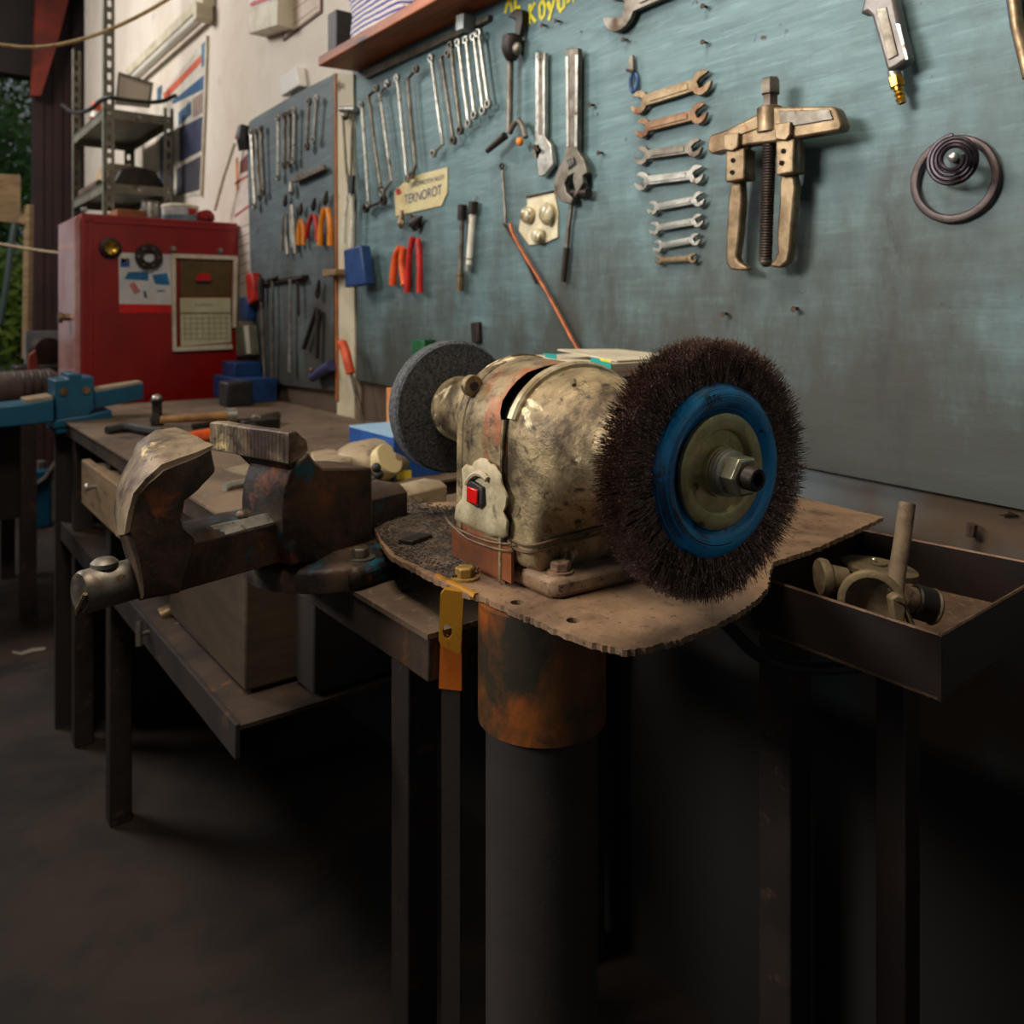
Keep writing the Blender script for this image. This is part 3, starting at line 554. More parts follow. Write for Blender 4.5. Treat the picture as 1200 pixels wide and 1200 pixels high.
# adjustable wrenches
aw = thing('adjustable_wrench', 'small chrome adjustable wrench hanging left of the long one', 'wrench', wp(629, 205, .006))
part(plate([(627, 61), (638, 61), (638, 160), (645, 170), (648, 192), (638, 205), (631, 207), (629, 190), (626, 175), (627, 160)], .006, .011), 'body', m_chrome, aw, bev=.0015)
part(plate([(631, 68), (635, 68), (635, 158), (631, 158)], .0165, .0012), 'handle_recess', m_steel, aw)
part(plate([(624, 172), (631, 168), (635, 176), (630, 187), (624, 184)], .004, .013), 'sliding_jaw', m_steel, aw, bev=.001)
part(MB().cyl(wp(626, 172, .02), wp(632, 177, .02), .0045, n=10), 'thumb_screw', m_darksteel, aw)
al = thing('adjustable_wrench', 'long adjustable wrench with its jaws hanging down, hung from a nail', 'wrench', wp(672, 235, .010))
part(plate([(662, 57), (677, 56), (676, 176), (684, 188), (688, 202), (680, 208), (672, 203), (665, 207), (661, 215), (663, 225), (671, 233), (669, 239), (658, 237), (651, 229), (648, 214), (653, 199), (660, 186), (663, 172)], .010, .012), 'body', m_steel, al, bev=.0015)
part(plate([(662.5, 66), (665.5, 66), (666.5, 172), (663.5, 172)], .0215, .002), 'handle_rim', m_chrome, al, bev=.0005); part(plate([(674, 64), (677, 64), (676, 172), (673, 172)], .0215, .002), 'handle_rim', m_chrome, al, bev=.0005)
part(plate([(672, 203), (682, 206), (683, 214), (677, 226), (671, 232), (674, 222), (671, 212)], .011, .012), 'sliding_jaw', m_steel, al, bev=.0015)
part(plate([(664, 188), (672, 184), (675, 192), (666, 199)], .0222, .0016), 'worm_window', m_black, al)
for i in range(4): part(MB().cyl(wp(666 + i * 1.9, 196 - i * 1.3, .026), wp(665.4 + i * 1.9, 189 - i * 1.3, .026), .0011, n=6), 'worm_tooth', m_chrome, al)
th_ = thing('sliding_bar_wrench', 'dark socket wrench with a thick cross knob hanging behind the long adjustable wrench', 'wrench', wp(662, 330, .006))
part(rod([(672, 222), (667, 262), (664, 292)], .0044, .010), 'shaft', m_steel, th_); part(MB().tube([wp(664, 290, .01), wp(660, 330, .01)], [.0062, .0055], 10), 'socket', m_darksteel, th_)
part(MB().tube([wp(671, 226, .012), wp(690, 226, .016)], [.0072, .009], 12), 'cross_knob', m_darksteel, th_)
# thin hanging driver, goggles card, welding rod
td = thing('offset_screwdriver', 'thin steel rod with a dark loop end hanging left of the white card', 'rod', wp(593, 260))
part(rod([(589, 200), (593, 261)], .0032), 'rod', m_steel, td); part(MB().torus(wp(588, 195, .008), (-1, 0, 0), .0055, .0025, 14, 6), 'loop', m_darksteel, td)
gc = thing('goggles_card', 'dirty white card holding crumpled clear goggles stained brown', 'goggles', wp(630, 290))
part(plate([(617, 230), (649, 224), (654, 250), (653, 278), (637, 285), (620, 287), (608, 270), (611, 248), (618, 240)], .001, .003), 'card', M('stained_card', (216, 206, 176), (190, 170, 128), 26, (.45, .7), rough=.6), gc, smooth=0)
part(rod([(617, 231), (649, 224)], .0022, .006), 'card_edge', m_nail, gc)
m_gog = M('stained_clear_plastic', (200, 190, 156), (112, 92, 52), 34, (.42, .6), c3=(230, 224, 200), sc3=60, rough=.2, bump=.5, bsc=60, coat=.5)
for nm, u, v, a, bb in (('lens', 641, 251, .019, .021), ('lens', 617, 252, .020, .018), ('lens', 630, 276, .020, .014)):
    part(MB().ell(wp(u, v, .012), .010, a, bb, 18, 10), nm, m_gog, gc, jit=.004)
one(rod([(598, 262), (600, 272), (612, 295), (634, 330), (655, 368), (674, 405), (682, 414)], .0038, .012, smooth=1), 'copper_pipe', M('copper', (168, 92, 46), (120, 62, 34), 20, rough=.5, metal=.4), 'long bent copper-brown pipe leaning on the board below the white card', 'pipe')
one(rod([(590, 262), (612, 296), (628, 332)], .0024, .004, smooth=1), 'thin_wire', m_nail, 'thin dark wire lying on the board just behind the copper pipe', 'wire')
# socket extensions
for u0, v0, u1, v1, mt, lb in [(542, 240, 539, 341, m_steel, 'dull socket extension bar, left one of the pair'), (555, 236, 549, 318, m_white, 'socket extension bar wrapped in white tape, right one of the pair')]:
    o = thing('socket_extension', lb, 'socket bar', wp(u1, v1, .008), 'pair of socket extension bars')
    P0, P1 = wp(u0, v0, .014), wp(u1, v1, .014); d = (P1 - P0)
    part(MB().tube([P0 + d * .1, P1 - d * .08], .0075 if mt is m_white else .006, 10), 'bar', mt, o)
    part(MB().tube([P0, P0 + d * .18], .0105, 12), 'socket', m_darksteel, o, bev=.001); part(MB().tube([P1 - d * (.22 if mt is not m_white else .1), P1], .0085, 12), 'drive_end', m_chrome if mt is m_white else m_brassy, o)
    part(MB().torus(P0 + d * .82, d, .0078, .0012, 14, 6), 'groove', m_darksteel, o)
# sign
sg = thing('parts_sign', 'cream sticker sign with blue lettering, torn at its lower right corner', 'sign', wp(490, 250))
part(plate([(462, 224), (481, 207), (524, 196), (524, 226), (517, 241), (463.5, 253)], .001, .002), 'sheet', M('aged_cream_paper', (206, 196, 148), (184, 150, 96), 12, (.45, .72), rough=.6, bump=0), sg, smooth=0)
m_ink = M('blue_ink', (66, 72, 108), rough=.6, bump=0)
p0, p1 = wp(474, 240, .0036), wp(518, 228, .0036); text('TEKNOROT', 'lettering', m_ink, sg, p0, p1 - p0, WU, .024, (p1 - p0).length)
p0, p1 = wp(481, 220, .0036), wp(521, 210, .0036); text('OTOMOTIV ROT', 'lettering', m_ink, sg, p0, p1 - p0, WU, .011, (p1 - p0).length)
part(plate([(464, 222), (469, 221), (470, 227), (465, 229)], .003, .0006), 'red_mark', m_red, sg, smooth=0)
# pliers
def pliers(hd, h1, h2, mat, label, group, r=.0075, jaw=None, name='pliers', headmat=None, hs=1):
    o = thing(name, label, 'pliers', wp(h1[-1][0], h1[-1][1], .008), group); hm = headmat or m_darksteel
    part(MB().ell(wp(hd[0], hd[1], .014), .006, .012 * hs, .013 * hs, 12, 8), 'pivot', hm, o)
    if jaw:
        for j in jaw: part(MB().tube([wp(hd[0], hd[1], .014), wp(j[0], j[1], .014)], [.010 * hs, .004], 8), 'jaw', hm, o)
    for h in (h1, h2): part(MB().tube([wp(u, v, .014) for u, v in h], [r * .85, r], 10, smooth=1), 'handle', mat, o)
    return o
pliers((470, 262), [(469, 290), (463, 300), (460, 334)], [(473, 290), (470, 305), (474, 334)], m_orange, 'orange-handled pliers hanging left under the sign', None, r=.0095, jaw=[(471, 246)], headmat=m_brassy)
pliers((486, 262), [(484, 278), (479, 300), (477, 343)], [(490, 280), (492, 302), (492, 343)], m_red, 'pliers with slim red handles and a large black head under the sign', None, r=.0085, jaw=[(481, 252), (494, 254)], hs=1.5)
part_o = ORG
# small blue-handled opener
bo = thing('blue_key_tool', 'small blue ring-handled tool hanging above the topmost open wrench', 'small tool', wp(741, 112, .004))
mb = MB(); c = wp(743, 97, .006); mb.tube([c + Vector((0, .0085 * math.sin(a), .016 * math.cos(a))) for a in [2 * math.pi * i / 20 for i in range(20)]], .003, 6, closed=True)
part(mb, 'ring_handle', m_blue, bo); part(plate([(737, 66), (741, 64), (742, 84), (739, 86), (736, 84)], .004, .006), 'blade', m_steel, bo, bev=.001); part(plate([(733, 80), (742, 81), (742, 85), (733, 84)], .006, .006), 'guard', m_nail, bo, bev=.001)
# gear puller
pu = thing('gear_puller', 'large tarnished two-armed gear puller hanging on the board', 'gear puller', wp(900, 318, .01))
part(plate([(829, 166), (832, 158), (848, 153), (890, 132), (904, 125), (975, 124.5), (980, 128), (987, 146), (984, 153), (942, 160), (909, 166), (876, 170), (834, 181), (829, 177)], .026, .022), 'crossbar', m_brassy, pu, bev=.003)
part(plate([(855, 153), (889, 139), (889, 150), (850, 164)], .0475, .003), 'crossbar_rib', m_brassy, pu, bev=.001); part(plate([(912, 130), (972, 128), (976, 140), (915, 150)], .0475, .003), 'crossbar_rib', m_steel, pu, bev=.001)
part(MB().lathe([(0, .0175), (.034, .0175), (.036, .014)], wp(902, 155, .038), WU, 20), 'boss', m_brassy, pu)
part(MB().lathe([(0, .0105), (.016, .0105), (.018, .0135), (.036, .0135), (.040, .011)], wp(903, 125, .038), WU, 6), 'hex_head', m_steel, pu)
mb = MB(); a, b = wp(902, 158, .038), wp(897, 303, .038); n = 44; d = b - a
prof = []
for i in range(n): prof += [(d.length * i / n, .0098), (d.length * (i + .5) / n, .0086)]
part(mb.lathe(prof + [(d.length, .0098), (d.length + .006, .008), (d.length + .012, .003)], a, d, 16), 'threaded_spindle', m_darksteel, pu, smooth=60)
part(MB().ell(wp(897, 306, .038), .009, .009, .007), 'spindle_tip', m_steel, pu)
def arm(cl, blk, cy, ar, nut):
    part(plate(cl, .044, .012), 'clamp', m_brassy, pu, bev=.002)
    part(plate(blk, .022, .028), 'slide_block', m_brassy, pu, bev=.0025)
    part(rod(cy, .0065, .036, 12), 'slide_pin', m_steel, pu)
    part(plate(ar, .020, .016), 'arm', m_brassy, pu, bev=.003)
    for q in nut: part(MB().cyl(wp(q[0], q[1], .048), wp(q[0], q[1], .0525), .0036, n=10), 'screw', m_darksteel, pu)
arm([(847, 157), (865, 155), (865, 172), (858, 177), (848, 176)], [(850, 177), (872, 173), (872, 210), (850, 214)], [(875, 172), (873, 212)], [(857, 212), (868, 211), (869, 236), (866, 275), (862, 300), (864, 306), (877, 315), (868, 317), (855, 316), (850, 307), (851, 275), (853, 236)], [(859, 188), (858, 202)])
arm([(907, 145), (926, 142), (926, 158), (920, 165), (908, 163)], [(909, 165), (930, 162), (930, 202), (909, 206)], [(935, 160), (933, 200)], [(916, 204), (929, 202), (932, 218), (929, 248), (926, 290), (923, 306), (914, 314), (895, 312), (906, 305), (911, 296), (910, 275), (913, 240), (913, 214)], [(918, 177), (916, 191)])
# blow gun
bg = thing('air_blow_gun', 'silver air blow gun with brass hose fitting, hung near the top of the board', 'air gun', wp(1057, 121, .01))
m_gun = M('cast_grey', (118, 111, 108), (94, 88, 84), 20, rough=.45, metal=.4, bump=.1)
part(plate([(1007, 17), (1016, 14.5), (1021, 19), (1030, 50), (1039, 84), (1050, 79), (1064, 69), (1054, 28), (1045, -14), (1032, -40), (1010, -36), (1012, 0)], .010, .022), 'body', m_gun, bg, bev=.004)
part(plate([(1026, 10), (1038, 8), (1052, 64), (1041, 70)], .0325, .0015), 'grip_panel', m_steel, bg, bev=.0006)
part(plate([(1054, 28), (1064, 69), (1061, 70), (1050, 28)], .032, .003), 'grip_edge', m_chrome, bg)
part(MB().tube([wp(1032, -38, .02), wp(990, -30, .02)], [.006, .004], 10), 'nozzle', m_chrome, bg)
m_brass = M('fitting_brass', (210, 160, 70), (160, 112, 46), 60, rough=.28, metal=.9, bump=.05)
a, b = wp(1047, 82, .02), wp(1057, 121, .02); d = b - a; k = d.length
part(MB().cyl(a, a + d * .28, .0075), 'collar', m_chrome, bg); part(MB().lathe([(k * .2, .0095), (k * .52, .0095)], a, d, 6), 'hex_nut', m_brass, bg, bev=.001)
part(MB().lathe([(k * .5, .006), (k * .62, .006), (k * .66, .0045), (k * .74, .0065), (k * .8, .0045), (k * .87, .0065), (k * .93, .0055), (k, .005), (k, .003), (k * .9, .003)], a, d, 16), 'hose_tail', m_brass, bg)
# ring and conical spring
one(MB().torus(wp(1117.5, 210, .006), (-1, 0, 0), .0475, .0052, 40, 8, .5), 'flat_ring', M('brown_steel', (72, 58, 54), (54, 42, 40), 40, rough=.45, metal=.4), 'wide dark flat steel ring hanging behind the conical spring', 'ring')
cs = thing('conical_spring', 'dark conical coil spring hung on a shiny bolt', 'spring', wp(1115, 215, .01)); mb = MB(); P = []
for i in range(115):
    t_ = i / 114; a = t_ * 2 * math.pi * 3.8; R = .0305 - .0195 * t_; c = wp(1117, 188, .012 + .052 * t_) + Vector((0, 0, .002 * t_)); P.append(c + Vector((0, R * math.sin(a), R * math.cos(a))))
part(mb.tube(P, .0026, 7), 'coil', M('blued_steel', (52, 40, 50), (38, 30, 34), 40, rough=.35, metal=.6), cs)
part(MB().cyl(wp(1117, 184, 0), wp(1117, 184, .055), .006, n=10), 'bolt', m_darksteel, cs); part(MB().ell(wp(1117, 184, .058), .004, .006, .006), 'bolt_head', m_chrome, cs)
# rod at the right edge
rr = thing('hacksaw', 'brown-handled tool with a dark blue edge at the right edge of the picture', 'hand tool', wp(1196, 100, .01))
part(rod([(1186, -20, .016), (1192, 30, .016), (1206, 90, .016)], .007, .016, 10), 'handle', m_brassy, rr); part(rod([(1180, -20, .008), (1187, 30, .008), (1202, 92, .008)], .0035, .008), 'edge', m_blue, rr)
one(plate([(482, 400), (487, 397), (494, 399), (497, 398), (497, 440), (482, 440)], .001, .03), 'green_holder', M('green_plastic', (22, 92, 50), (16, 64, 38), 20, rough=.5), 'green plastic holder fixed low on the board behind the grinding stone', 'holder', bev=.002)
one(plate([(551, 378), (560, 377), (561, 402), (552, 402)], .001, .01), 'dark_clip', m_darksteel, 'small dark clip low on the board above the grinding stone', 'clip', bev=.002)
# blue pouch and hanging things by the batten
one(plate([(402, 293), (422, 287), (428, 333), (404, 337)], .022, .03), 'blue_pouch', m_blue, 'dark blue plastic pouch hanging on the white batten', 'pouch', bev=.004)
lv = thing('slender_pliers', 'long chrome pliers hanging over the white batten', 'pliers', wp(407, 285, .01))
part(MB().cyl(wp(400, 128, .014), wp(417, 128, .014), .009, n=12), 'jaw', m_chrome, lv); part(MB().ell(wp(405, 136, .02), .01, .016, .012), 'pivot', m_steel, lv)
part(rod([(402, 138), (405, 190), (408, 215)], .004, .022), 'handle', m_steel, lv); part(rod([(413, 140), (412, 180), (411, 210)], .004, .022), 'handle', m_steel, lv)
hs = thing('white_hose_strap', 'white looped strap with a black clasp hanging on the batten above the blue pouch', 'strap', wp(410, 300, .02))
part(plate([(407, 205), (413, 205), (412, 228), (407, 226)], .024, .01), 'clasp', m_black, hs, bev=.002)
part(rod([(408, 225), (404, 255), (403, 285)], .006, .028), 'strap', m_white, hs); part(rod([(411, 225), (413, 255), (411, 290)], .006, .028), 'strap', m_white, hs)
# small board: combination wrenches
GS = 'combination wrenches on the smaller board'
for i, (px, lb) in enumerate([([(294, 158), (298, 238)], 'longest combination wrench, furthest left on the smaller board'), ([(300, 158), (304, 228)], 'second combination wrench from the left on the smaller board'), ([(306, 154), (308, 222)], 'third combination wrench from the left on the smaller board'),
        ([(326, 142), (326, 204)], 'bright combination wrench opening the middle cluster of the smaller board'), ([(333, 139), (333, 190)], 'second combination wrench of the middle cluster'), ([(339, 137), (339, 188)], 'third combination wrench of the middle cluster'), ([(345, 133), (344, 184)], 'last, bright-ended combination wrench of the middle cluster'),
        ([(362, 123), (360, 168)], 'dark short combination wrench near the batten side of the smaller board'), ([(371, 120), (368, 160)], 'shortest combination wrench, nearest to the batten')]):
    ring_spanner(px, lb, m_steel if i in (1, 2, 4, 5, 7) else m_chrome, GS, r=.0052, R=.012, name='combination_wrench')
one(plate([(341, 208), (346, 205), (378, 193), (379, 199), (350, 212), (342, 214)], .008, .012), 'bent_bar', m_steel, 'grey bent flat bar lying slantwise in the middle of the smaller board', 'bar', bev=.002)
pliers((334, 238), [(334, 250), (331, 270), (330, 294)], [(336, 250), (335, 275), (337, 298)], m_chrome, 'bare silver pliers, leftmost in the row of pliers', None, r=.006, jaw=[(335, 228)])
pliers((342, 225), [(342, 240), (344, 265), (346, 297)], [(341, 240), (341, 262), (343, 290)], m_chrome, 'long bright silver tongs, second in the row of pliers', None, r=.0065, jaw=[(341, 213)], name='tongs', headmat=m_steel)
pliers((352, 248), [(352, 258), (350, 270), (350, 287)], [(354, 258), (356, 270), (356, 287)], m_orange2, 'short orange-handled pliers, third in the row', None, jaw=[(353, 238)])
pliers((367, 243), [(366, 252), (361, 265), (359, 279)], [(369, 252), (371, 265), (372, 282)], m_red, 'red-handled pliers, fourth in the row', None, jaw=[(369, 232)])
pliers((381, 236), [(380, 244), (376, 262), (375, 288)], [(384, 244), (387, 262), (387, 288)], m_orange2, 'amber-handled pliers, last in the row beside the batten', None, r=.009, jaw=[(383, 224)])
# lower row of the small board
GT = 'tools along the lower part of the smaller board'
tl = one(plate([(299, 331), (357, 322), (357, 326), (299, 335)], .001, .012), 'hanging_rail', m_darksteel, 'dark thin rail holding tools on the lower part of the smaller board', 'rail', smooth=0)
for px, mt, lb, hd in [([(306, 330), (306, 352), (308, 400), (310, 442)], m_steel, 'screwdriver with a black handle, leftmost below the rail', 'b'), ([(319, 327), (320, 380), (319, 448)], m_steel, 'long T-handled rod, second below the rail', None), ([(340, 327), (340, 380), (340, 434)], m_chrome, 'T-handled socket rod with a shiny end below the rail', 's'), ([(349, 327), (350, 370)], m_darksteel, 'short dark rod below the rail', None)]:
    o = thing('hanging_rod_tool', lb, 'rod tool', wp(px[-1][0], px[-1][1], .01), GT); part(rod(px, .0048, .016), 'shaft', mt, o)
    if hd == 'b': part(rod([(306, 326), (306, 352)], .011, .018, 10), 'handle', m_black, o, bev=.002)
    if hd == 's': part(rod([(340, 410), (340, 436)], .007, .018, 10), 'socket', m_chrome, o)
    if hd is None: part(rod([(px[0][0] - 6, 328), (px[0][0] + 6, 325)], .005, .018, 8), 'cross_handle', m_darksteel, o)
pliers((372, 345), [(371, 362), (362, 390), (356, 408)], [(373, 362), (372, 390), (371, 420)], m_black, 'large black-handled pliers spread open at the foot of the smaller board', None, r=.008, jaw=[(374, 328)])
bh = thing('blue_hammer_tool', 'dark blue head with a brass tip low on the smaller board', 'hand tool', wp(378, 443, .01)); part(MB().tube([wp(366, 443, .02), wp(376, 436, .02), wp(389, 428, .02)], [.013, .017], 10), 'head', M('dark_blue_paint', (44, 48, 92), rough=.5), bh); part(MB().ell(wp(365, 434, .022), .006, .007, .008), 'tip', m_brassy, bh)
one(plate([(377, 316), (393, 315), (393, 322), (378, 324)], 0, .04), 'wooden_block', m_wood, 'small wooden block jutting out beside the batten', 'block', bev=.002)
sd = thing('orange_screwdriver', 'long screwdriver with an orange handle leaning on the batten', 'screwdriver', wp(425, 492, .01))
part(MB().tube([wp(401, 402, .05), wp(405, 412, .05), wp(411, 438, .045)], [.013, .012], 12), 'handle', m_orange, sd, bev=.002); part(MB().ell(wp(400.5, 402, .05), .012, .012, .010), 'handle_cap', m_orange, sd)
part(MB().tube([wp(411, 436, .045), wp(426, 494, .03)], .0052, 8), 'shaft', m_steel, sd)
one(plate([(287, 321), (295, 319), (298, 352), (290, 358)], .001, .03), 'red_handle', m_red, 'dark red handle at the far edge of the smaller board', 'handle', bev=.006)
one(plate([(279, 348), (290, 350), (290, 376), (279, 376)], .001, .03), 'blue_can', m_blue, 'dark blue spray can shape hanging beside the calendar', 'can', bev=.006)
ph = thing('card_holder', 'grey metal card holder with white cards beside the calendar', 'holder', wp(285, 418, .02)); part(plate([(276, 383), (291, 381), (294, 416), (277, 418)], .002, .03), 'case', m_galv, ph, bev=.002); part(plate([(285, 382), (290, 381), (293, 414), (289, 415)], .033, .002), 'card', m_white, ph, smooth=0)
BZ = -.29
a = wp(277, 418, .05); b = wp(311, 446, .05)
bb = thing('blue_bin', 'blue box standing against the wall between cabinet and smaller board', 'box', (a.x, (a.y + b.y) / 2, BZ)); part(MB().box((.90, b.y, BZ), (1.02, a.y, BZ + .075)), 'lower_box', m_blue, bb, bev=.003); part(MB().box((.93, a.y - .13, BZ + .075), (1.02, a.y, -.17)), 'upper_box', m_blue, bb, bev=.003)
# ------------------------------------------------------------------ benches
def sheet(outer, holes, z, th, rag=0, step=.008, droop=None):
    rnd = random.Random(4); mb = MB(); bm = mb.bm; pts = []
    n = len(outer)
    for i in range(n):
        a, b = Vector(outer[i]), Vector(outer[(i + 1) % n]); L_ = (b - a).length; k = max(1, int(L_ / step)) if rag else 1
        nn = Vector((-(b - a).y, (b - a).x)).normalized()
        for j in range(k): pts.append(a.lerp(b, j / k) + (nn * rnd.uniform(-rag, rag) if rag and j else Vector((0, 0))))
    es = []
    def loop(P):
        vs = [bm.verts.new((p[0], p[1], z)) for p in P]
        for i in range(len(vs)): es.append(bm.edges.new((vs[i], vs[(i + 1) % len(vs)])))
    loop(pts)
    for hx, hy, hr in holes: loop([(hx + hr * math.cos(a), hy + hr * math.sin(a)) for a in [2 * math.pi * i / 14 for i in range(14)]])
    r = bmesh.ops.triangle_fill(bm, use_beauty=True, use_dissolve=False, edges=es, normal=(0, 0, 1))
    fs = [f for f in bm.faces]
    r = bmesh.ops.extrude_face_region(bm, geom=fs)
    for v in r['geom']:
        if isinstance(v, bmesh.types.BMVert): v.co.z -= th
    if droop:
        for v in bm.verts: v.co.z -= droop(v.co)
    return mb
BZ = -.29
BA = thing('workbench', 'long brown steel-edged workbench running along the wall to the red cabinet', 'workbench', (.7, 2.0, FL))
part(sheet([(.385, 1.20), (1.03, 1.20), (1.03, 2.80), (.385, 2.80)], [], BZ, .004, 0), 'tabletop', m_bench, BA, smooth=0)
part(MB().box((.390, 1.205, BZ - .038), (.43, 2.795, BZ - .004)), 'edge_beam', m_beam, BA, bev=.002)
part(MB().box((.43, 1.205, BZ - .038), (1.02, 1.245, BZ - .004)), 'edge_beam', m_beam, BA, bev=.002)
part(MB().box((.372, 2.50, FL), (1.02, 2.515, BZ - .038)), 'shade_panel', m_dark, BA, smooth=0)  # dark sheet added for the gloom under the bench, hiding the red cabinet
for x, y in ((.395, 2.36), (.395, 1.95), (.96, 2.70), (.96, 1.255)): part(MB().box((x, y, FL), (x + .045, y + .045, BZ - .038)), 'leg', m_frame, BA, bev=.003)
def shelf(z, y0=1.12, y1=2.49):
    s_ = MB().box((.39, y0, z - .006), (1.0, y1, z)); part(s_, 'shelf_panel', m_beam, BA, smooth=0)
    part(MB().box((.383, y0, z - .045), (.39, y1, z + .003)), 'shelf_rail', m_frame, BA, bev=.001)
shelf(-.565)
dr = part(MB().box((.362, 1.66, -.435), (.380, 2.08, -.335)), 'drawer', m_wood, BA, bev=.003)
ORG[dr] = ORG[BA]
part(MB().box((.380, 1.68, -.425), (.84, 2.06, -.345)), 'drawer_box', m_wood, dr, smooth=0)
part(MB().lathe([(0, .004), (.01, .005), (.018, .009), (.022, .006)], (.362, 1.92, -.370), (-1, 0, 0), 12), 'knob', m_chrome, dr)
BB = thing('steel_bench', 'low dusty steel bench with a thick front beam under the vise and grinder', 'workbench', (.7, .8, FL))
hb2 = plZ(478, 692, BZ)
part(sheet([(.39, .635), (1.03, .635), (1.03, 1.10), (.39, 1.10)], [(hb2.x, hb2.y, .0075)], BZ, .005, 0), 'tabletop', m_bench, BB, smooth=0)
part(MB().box((.392, .637, BZ - .045), (.44, 1.10, BZ - .005)), 'edge_beam', m_beam, BB, bev=.002)
for x, y in ((.60, 1.03), (.95, .64), (.95, 1.04)): part(MB().box((x, y, FL), (x + .05, y + .05, BZ - .045)), 'leg', m_frame, BB, bev=.003)
# things under the bench
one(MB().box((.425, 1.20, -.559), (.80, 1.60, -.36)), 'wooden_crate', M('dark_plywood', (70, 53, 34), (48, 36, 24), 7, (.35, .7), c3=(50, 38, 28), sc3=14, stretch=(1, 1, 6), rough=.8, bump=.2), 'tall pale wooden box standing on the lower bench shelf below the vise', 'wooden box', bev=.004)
part_dark = one(MB().box((.50, 1.13, -.559), (.90, 1.195, -.40)), 'shade_block', m_dark, 'dark block added before the pale wooden box, standing in for shade there', 'box', bev=.004)  # added dark block covers the crate's near face in place of shade
cl = thing('bar_clamp', 'thin steel bar clamp lying on the lower shelf beside the wooden box', 'clamp', (.45, 1.45, -.56))
def lowp(u, v, z=-.545): return plZ(u, v, z)
part(MB().tube([dep(166, 743, 1.48), dep(216, 730, 1.50)], .004, 8), 'bar', m_steel, cl); part(MB().tube([dep(163, 728, 1.48), dep(163, 757, 1.47)], .006, 8), 'handle', m_steel, cl)
one(MB().tube([dep(188, 722, 1.53), dep(200, 716, 1.54), dep(212, 724, 1.55)], .014, 10, smooth=1), 'valve_fitting', m_brassy, 'small tarnished valve fitting beside the bar clamp', 'fitting')
one(MB().lathe([(0, .03), (.06, .032), (.10, .026)], (.60, 2.2, -.565), (0, 0, 1), 16), 'paint_pot', m_darksteel, 'dark pot standing on the lower bench shelf near the far leg', 'pot')
one(MB().tube([(.45, 1.80, -.55), (.55, 1.76, -.548), (.70, 1.84, -.55)], .014, 8, smooth=1), 'rubber_hose', m_black, 'black rubber hose piece lying on the lower bench shelf', 'hose')
# ------------------------------------------------------------------ tools lying on the long bench
def bp(u, v, h=0): return plZ(u, v, BZ + h)
hm = thing('ball_peen_hammer', 'hammer with a pale wooden handle and shiny head lying across the bench', 'hammer', bp(200, 498))
a, b = bp(188, 492, .028), bp(272, 487, .028)
part(MB().tube([a, a.lerp(b, .5), b], [.009, .0125], 10), 'handle', M('hammer_handle', (170, 126, 74), (130, 92, 54), 20, rough=.5), hm)
part(MB().lathe([(0, .015), (.02, .017), (.03, .012), (.055, .012), (.065, .016), (.075, .010)], bp(184, 499), (0, 0, 1), 14), 'head', m_darksteel, hm)
part(MB().ell(bp(184, 499) + Vector((0, 0, .068)), .014, .014, .012), 'peen', m_chrome, hm)
part(MB().cyl(b - (b - a) * .08, b + (b - a) * .06, .019, n=14), 'end_ferrule', m_chrome, hm)
oh = thing('orange_hammer', 'bright orange tool handle lying on the bench behind the vise', 'hammer', bp(240, 515)); a, b = bp(206, 517, .016), bp(275, 504, .016)
part(MB().tube([a, a.lerp(b, .6), b], [.014, .016], 12), 'handle', m_orange, oh); part(MB().tube([b, b + (b - a) * .5], .009, 10), 'shaft', m_steel, oh)
part(MB().obox(b + (b - a) * .5, (.045, 0, 0), (0, .014, 0), (0, 0, .014)), 'head', m_darksteel, oh, bev=.003)
one(MB().tube([bp(125, 505, .008), bp(150, 500, .012), bp(168, 504, .012), bp(190, 507, .01)], .011, 8, smooth=1), 'black_pliers', m_black, 'black tool lying on the bench near the blue vise', 'tool')
bt2 = thing('chisel_bar', 'dark steel bar with a knobbed end lying behind the hammers', 'bar', bp(290, 497)); part(MB().tube([bp(225, 500, .008), bp(300, 492, .012)], .007, 8), 'bar', m_darksteel, bt2); part(MB().tube([bp(300, 494, .018), bp(325, 487, .018)], [.017, .012], 12), 'knob', m_steel, bt2, bev=.003)
one(MB().box((.83, 2.50, BZ), (.91, 2.58, BZ + .075)), 'black_pot', m_black, 'small black square pot at the foot of the red cabinet', 'pot', bev=.006)
def flat(px, h, th=.003): return MB().prism([plZ(u, v, BZ + h + th) for u, v in px], (0, 0, -th))
one(flat([(248, 516), (272, 514), (300, 519), (278, 523), (256, 521)], 0, .003), 'metal_strip', m_white, 'pale flat strip lying on the bench beneath the fixed jaw', 'strip', smooth=0)
one(MB().tube([bp(263, 571, .006), bp(272, 568, .007), bp(300, 563, .007), bp(330, 560, .007)], [.007, .006], 8), 'round_bar', m_chrome, 'short shiny steel bar lying on the bench corner behind the vise jaws', 'bar')
one(flat([(262, 550), (300, 540), (318, 548), (300, 560)], 0, .002), 'paper_scrap', M('dusty_paper', (140, 124, 100), (110, 96, 78), 12, rough=.8), 'dusty scrap of card on the bench behind the vise', 'scrap', smooth=0)
